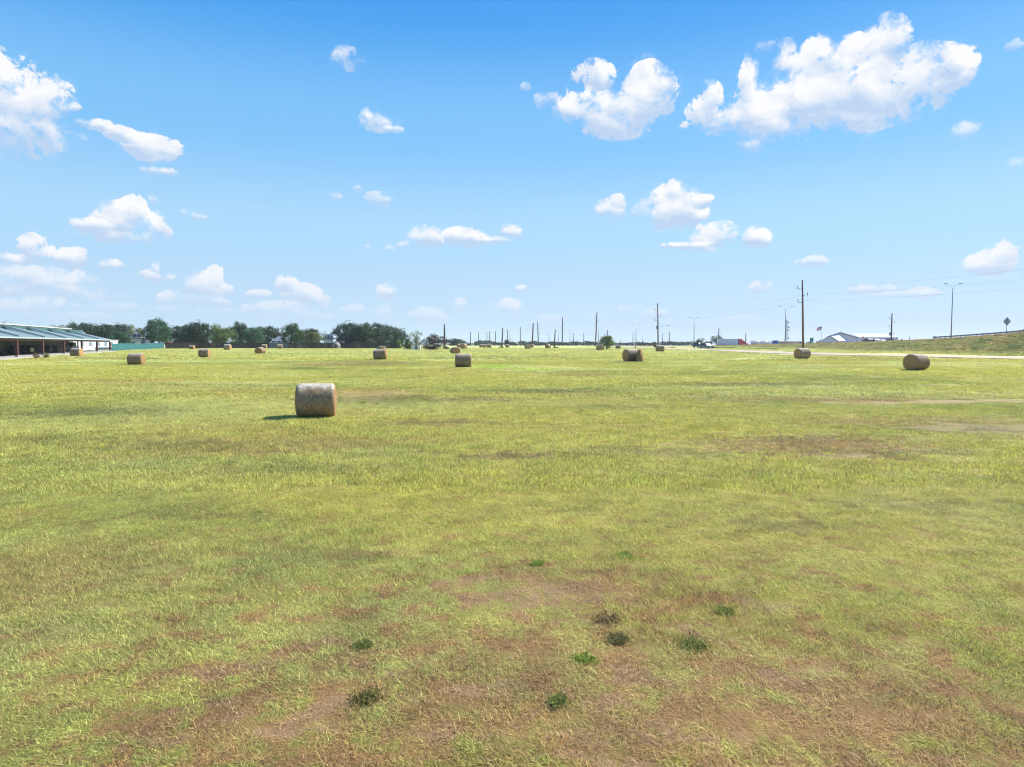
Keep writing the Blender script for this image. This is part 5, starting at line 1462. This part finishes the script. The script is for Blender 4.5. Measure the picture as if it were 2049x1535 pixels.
# flag
b = on(1643.2, 300); zt = at(1643, 653, 300).z - b.z
t = thing('flagpole', 'white flagpole in front of the gable of the metal building', 'flagpole', b)
MB().tube([(0, 0, 0), (0, 0, zt)], [.09, .05], 8).build('pole_shaft', M_WHITE, t)
MB().tube([(0, 0, zt), (0, 0, zt + .1), (0, 0, zt + .22)], [.03, .12, .02], 8).build('finial', M_TYELL, t)
M_FRED, M_FBLUE, M_FWHITE = mat('flag_red', (.55, .06, .07), .8), mat('flag_blue', (.03, .04, .20), .8), mat('flag_white', (.8, .8, .8), .8)
fl = thing('flag', 'stars and stripes flag blowing left from the white flagpole', 'flag', (b.x, b.y, b.z + zt - .1))
FL, FH = 2.25, 1.5
def fpt(u, v): # u 0..1 along fly (to the left), v 0..1 down
    x = -u * FL * .95; droop = .55 * u * u + .12 * u
    return (x, .14 * math.sin(u * 9 + v * 1.5) * u, -v * FH - droop)
for k in range(13):
    m = MB(); u0 = .4 if k < 7 else 0
    n = 12; vs = []; fs = []
    for j in range(n + 1):
        u = u0 + (1 - u0) * j / n
        vs += [fpt(u, k / 13), fpt(u, (k + 1) / 13)]
    for j in range(n): fs.append((2 * j, 2 * j + 1, 2 * j + 3, 2 * j + 2))
    m.add(vs, fs, True).build('stripe', M_FRED if k % 2 == 0 else M_FWHITE, fl)
m = MB(); vs = []; fs = []
for j in range(7): vs += [fpt(.4 * j / 6, 0), fpt(.4 * j / 6, 7 / 13)]
for j in range(6): fs.append((2 * j, 2 * j + 1, 2 * j + 3, 2 * j + 2))
m.add(vs, fs, True).build('canton', M_FBLUE, fl)

# ------------------------------------------------------------------ vehicles
M_TINT = mat('tinted_glass', (.02, .03, .045), .35, spec=.3)
M_CHROME = mat('bright_metal', (.5, .5, .52), .3, .8)
M_LAMPR = mat('tail_lamp', (.4, .02, .02), .3)
def paint(n, c): return mat('paint_' + n, c, .45, .0, var=.03, spec=.4)
def car(lab, px, base, D, rz, col, kind='suv', z=None, cat='car', group='vehicles on the roads'):
    b = at(px, base, D) if base else on(px, D)
    if z is not None: b.z = z
    t = thing('parked_car' if kind != 'pickup' else 'pickup_truck', lab, cat, b, rz, group)
    L_ = 4.7; W_ = 1.85; H_ = {'suv': 1.72, 'sedan': 1.45, 'pickup': 1.85}[kind]
    lo = [(-2.3, .35), (2.3, .35), (2.38, .62), (2.3, .88), (1.2, 1.0), (-2.2, 1.02), (-2.38, .8)]
    MB().prism(lo, -W_ / 2, W_ / 2, 'y').build('body', col, t, .04)
    cab = {'suv': [(-2.15, 1.0), (1.15, 1.0), (.45, H_ - .08), (.1, H_), (-1.8, H_), (-2.05, H_ - .15)], 'sedan': [(-1.7, 1.0), (1.1, 1.0), (.3, H_), (-.9, H_)],
           'pickup': [(-.6, 1.0), (1.2, 1.0), (.6, H_ - .05), (.3, H_), (-.5, H_)]}[kind]
    c = MB().prism(cab, -W_ / 2 + .12, W_ / 2 - .12, 'y').build('cabin', col, t, .03)
    cxm = sum(q[0] for q in cab) / len(cab)
    win = [(cxm + (x - cxm) * .88, 1.03 + (z_ - 1.0) * .80) for x, z_ in cab]
    MB().prism(win, -W_ / 2 + .10, -W_ / 2 + .118, 'y').prism(win, W_ / 2 - .118, W_ / 2 - .10, 'y').build('side_window', M_TINT, c)
    f0, f1 = Vector((cab[1][0], cab[1][1])), Vector((cab[2][0], cab[2][1])); d = f1 - f0; nn = Vector((d.y, -d.x)).normalized() * .012
    a_, b_ = f0 + d * .1 + nn, f0 + d * .9 + nn
    MB().add([(a_.x, -.72, a_.y), (a_.x, .72, a_.y), (b_.x, .65, b_.y), (b_.x, -.65, b_.y)], [(0, 1, 2, 3)]).build('windscreen', M_TINT, c)
    g0, g1 = Vector((cab[0][0], cab[0][1])), Vector((cab[-1][0], cab[-1][1])); d = g1 - g0; nn = Vector((-d.y, d.x)).normalized() * .012
    a_, b_ = g0 + d * .15 + nn, g0 + d * .9 + nn
    MB().add([(a_.x, -.68, a_.y), (a_.x, .68, a_.y), (b_.x, .6, b_.y), (b_.x, -.6, b_.y)], [(3, 2, 1, 0)]).build('rear_window', M_TINT, c)
    for sx in (-1.45, 1.45):
        for sy in (-.82, .82): wheel(.36, .24, sx, sy, .36, t, M_CHROME)
    for sy in (-.65, .65):
        MB().box(2.3, 2.40, sy - .18, sy + .18, .68, .84).build('headlight', M_WHITE, t); MB().box(-2.42, -2.33, sy - .15, sy + .15, .75, .98).build('tail_light', M_LAMPR, t)
    MB().box(2.36, 2.42, -.4, .4, .5, .72).build('grille', M_DARK, t)
    if kind == 'pickup': MB().box(-2.2, -.62, -.78, .78, 1.022, 1.16).build('load_bed', M_DARK, t)
    return t
car('silver grey car facing right on the gravel road left of the red truck', 1414, None, 200, R(-62), paint('silver', (.20, .26, .32)), 'suv')
car('blue car half hidden behind the silver one', 1399, None, 236, R(-60), paint('blue', (.03, .08, .25)), 'suv')
hw_x = EDGE + 12
def hw(px): D = hw_x / ray(px, 690)[0]; return D
zhw = lambda D: g(hw_x, D) + .17
D1 = hw(2052); car('dark grey car cresting the highway at the right picture edge', 2056, None, 158, R(92), paint('grey', (.07, .08, .09)), 'suv', z=zhw(158) + .1)
car('dark car on the highway before the white annexe', 1737, None, 226, R(90), paint('dark', (.05, .05, .06)), 'sedan', z=zhw(226))
car('white car just right of the dark one on the highway', 1751, None, 232, R(90), paint('white', (.7, .7, .7)), 'sedan', z=zhw(232))
car('white car low behind the highway crest under the shop windows', 1762, None, 240, R(90), paint('white', (.7, .7, .7)), 'sedan', z=zhw(240) - .2)
car('small dark car before the front wing of the metal building', 1660, None, 300, R(0), paint('dark', (.05, .05, .06)), 'sedan', z=3.0)
tb = barn_pt(bay * 6.3, 5.5); car('white pickup parked under the open end of the barn', 205, None, 160, BRZ, paint('white', (.7, .7, .7)), 'pickup').location = tb
# semi truck
TD = 345
b = on(1470, TD)
M_TRW, M_TRR = mat('trailer_white', (.62, .64, .68), .5, var=.04), paint('red', (.72, .02, .045))
sc = 1.0
t = thing('semi_truck', 'red semi truck pulling a long pale box trailer across the far road', 'truck', at(1437, 694.6, TD), 0)
px2m = TD / F0
TL = 39.5 * px2m
m = MB().box(0, TL, 0, 2.55, 1.05, 4.1)
tr_ = m.build('trailer', M_TRW, t)
m = MB()
for k in range(20): m.box(TL * (k + .5) / 20 - .03, TL * (k + .5) / 20 + .03, -.03, -.003, 1.1, 4.05)
m.build('rib', M_TRW, tr_)
MB().box(TL + .003, TL + .12, 0, 2.55, 1.05, 4.1).build('nose_frame', M_DARK, tr_)
MB().box(TL * .72, TL * .74, -.05, -.031, 3.5, 3.9).build('marking', M_DARK, tr_)
MB().box(.2, TL - 2, .5, 2.0, .8, 1.047).box(TL * .68, TL * .70, .3, .45, .1, .8).build('underframe', M_DARK, tr_)
x0 = TL + .35; X = lambda v: x0 + v * px2m * 1.42
cabp = [(x0, .75), (X(14), .7), (X(14), 1.7), (X(10.2), 2.15), (X(8.3), 2.95), (X(3.5), 4.15), (X(0), 4.2)]
cb = MB().prism(cabp, .1, 2.45, 'y').build('cab', M_TRR, t, .06)
MB().add([(X(10.15), .3, 2.2), (X(10.15), 2.25, 2.2), (X(8.4), 2.2, 2.95), (X(8.4), .35, 2.95)], [(0, 1, 2, 3)]).build('windscreen', M_TINT, cb)
MB().prism([(X(6.6), 2.15), (X(9.6), 2.15), (X(8.2), 2.9), (X(6.8), 2.9)], .06, .097, 'y').build('side_window', M_TINT, cb)
MB().box(X(14) + .003, X(14.6), .2, 2.35, .55, .95).build('bumper', M_CHROME, t)
MB().box(X(14) + .003, X(14) + .08, .7, 1.85, .96, 1.65).build('grille', M_CHROME, cb)
for sy in (.35, 2.2): MB().box(X(13.6), X(14) + .06, sy - .2, sy + .2, 1.2, 1.45).build('headlight', M_WHITE, cb)
MB().tube([(x0 + .2, .0, 1.2), (x0 + .2, .0, 4.35)], .09, 8).build('exhaust_stack', M_CHROME, cb)
for x in (.9, 2.15, TL - 1.6, TL - .4, X(11.6)):
    for sy in (.2, 2.3): wheel(.5, .3, x, sy, .52, t, M_CHROME)
# tank trailers and parked trucks in the yard behind the highway
def tanker(px, D, L_, lab, colr=M_WHITE):
    b = on(px, D); t = thing('tank_trailer', lab, 'tank trailer', (b.x - L_ / 2, b.y, b.z), 0, 'trailers parked beyond the highway')
    MB().tube([(0, 0, 2.1), (.25, 0, 2.1), (L_ - .25, 0, 2.1), (L_, 0, 2.1)], [.7, 1.0, 1.0, .7], 16).build('tank', colr, t)
    MB().box(.4, L_ - .3, -.5, .5, .85, 1.1).build('frame', M_GREYW, t)
    MB().box(L_ * .45, L_ * .55, -.25, .25, 3.08, 3.3).build('hatch', M_GREYW, t)
    for x in (1.2, 2.3, L_ - 1.6):
        for sy in (-.9, .9): wheel(.48, .3, x, sy, .5, t, M_CHROME)
tanker(1511, 392, 5.2, 'white tank trailer just right of the red cab')
tanker(1529, 395, 4.0, 'short white tank right of the longer tank trailer')
def box_truck(px, D, L_, lab, m, h=3.2):
    b = on(px, D); t = thing('box_truck', lab, 'truck', (b.x - L_ / 2, b.y, b.z), 0, 'trucks parked beyond the highway')
    MB().box(0, L_ * .72, -1.15, 1.15, .9, h).build('cargo_box', m, t, .04)
    c = MB().prism([(L_ * .73, .5), (L_, .5), (L_, 1.3), (L_ * .93, 1.5), (L_ * .87, 2.3), (L_ * .73, 2.35)], -1.05, 1.05, 'y').build('cab', M_WHITE, t, .04)
    MB().prism([(L_ * .78, 1.5), (L_ * .91, 1.5), (L_ * .86, 2.2), (L_ * .78, 2.2)], -1.08, -1.053, 'y').build('side_window', M_TINT, c)
    for x in (L_ * .2, L_ * .86):
        for sy in (-1.0, 1.0): wheel(.45, .28, x, sy, .45, t, M_CHROME)
box_truck(1553, 384, 3.6, 'blue boxed truck left of the long tan building', paint('boxblue', (.02, .06, .35)))
box_truck(1543, 398, 3.4, 'small white truck left of the blue one', M_WHITE, 2.6)
tree('roadside_tree', 'bush', 1395, 26, 696, 232, (.10, .12, .04), 'low weeds in front of the blue car', 'weed')
for px, w, top, D, c_ in ((1432, 26, 694.2, 215, LG), (1448, 24, 694.5, 220, OL), (1466, 26, 694.8, 210, OL), (1484, 26, 695.5, 205, LG), (1504, 28, 695.8, 200, OL), (1524, 26, 696, 195, LG), (1345, 14, 694, 215, LG), (1545, 26, 697, 180, OL)):
    tree('verge_weeds', 'bush', px, w, top, D, c_, 'rough green weeds on the verge between the field and the far road', 'weed', group='rough weeds on the verge between field and road')
# gate post / sign stub at the torn bale
b = on(1271.5, 205); MBs = MB().tube([(0, 0, -.1), (.15, 0, 1.35)], .11, 8).build('stake', M_DARK); MBs.location = b; tag(MBs, 'short dark stake sticking up behind the torn hay bale', 'stake')

# ------------------------------------------------------------------ weeds growing in the near field
def weed_clump(px, py, w, h, colr, lab):
    q = hit(px, py); k = CNT.get('wc', 0); CNT['wc'] = k + 1
    r_ = np.random.default_rng(900 + k); n = 420
    nc = 7; cc = r_.normal(size=(nc, 2)) * .10; ci = r_.integers(0, nc, n); cs_ = .08 + .12 * r_.random(nc)
    xy = cc[ci] + r_.normal(size=(n, 2)) * cs_[ci][:, None]
    xy = xy * w
    a = r_.random(n) * 6.28; L_ = (.35 + .65 * r_.random(n)) * max(h, .05)
    d = np.stack([np.cos(a), np.sin(a), np.zeros(n)], -1)
    b0 = np.stack([xy[:, 0], xy[:, 1], np.zeros(n)], -1)
    up = np.array([0, 0, 1.])
    tip = b0 + d * (L_ * (.3 + .9 * r_.random(n)))[:, None] + up * L_[:, None]
    md = b0 * .5 + tip * .5 + up * (L_ * .15)[:, None]
    wd = np.stack([-np.sin(a), np.cos(a), .3 * r_.normal(size=n)], -1) * (.003 + .005 * r_.random(n) + .004 * w)[:, None]
    V = np.stack([b0, md - wd, tip, md + wd], 1)
    o = link('weed_clump', fast_mesh('weed_clump', V, 4, [M_WEED])); o.color = (*colr, 1)
    o.location = q; tag(o, lab, 'weed', 'weed clumps in the near grass')
    return o
DW = (.24, .28, .09)
for a in ((1385, 1290, .42, .10, DW, 'widest dark green weed clump in the dry foreground, right of centre'),
          (1240, 1282, .35, .12, (.22, .21, .10), 'greyish weed clump left of the widest dark one'),
          (1118, 1404, .22, .09, DW, 'small round dark weed tuft near the bottom middle'),
          (726, 1294, .25, .10, DW, 'dark weed tuft in the foreground left of centre'),
          (1170, 1320, .26, .09, (.33, .40, .10), 'fresh light green weeds between two dark clumps'),
          (1250, 1112, .36, .10, (.30, .42, .09), 'bright green weed clump at the top edge of the dry ground'),
          (735, 1396, .34, .09, (.20, .19, .07), 'dark weeds under a tuft of dry grass, lower left of centre'),
          (1218, 1240, .45, .11, (.30, .22, .12), 'brownish dead weed heap right of the bare mound'),
          (1075, 1130, .3, .09, (.32, .42, .10), 'light green weeds above the bare mound'),
          (725, 806, .5, .2, (.30, .42, .05), 'lone yellow-green weed on the bare soil right of the nearest bale'),
          (1450, 1225, .26, .08, DW, 'dark weeds at the right of the dry foreground'),
          (1630, 801, 0, .2, DW, 'dark weed sprig on the bare strip, upper right field'),
          (1100, 1500, 0, .08, (.19, .21, .06), 'dark green tuft at the bottom edge of the picture'),
          (1000, 1500, .0, .0, DW, '')):
    if a[2]: weed_clump(a[0], a[1], a[2] * 1.1, a[3] * .42, *a[4:])
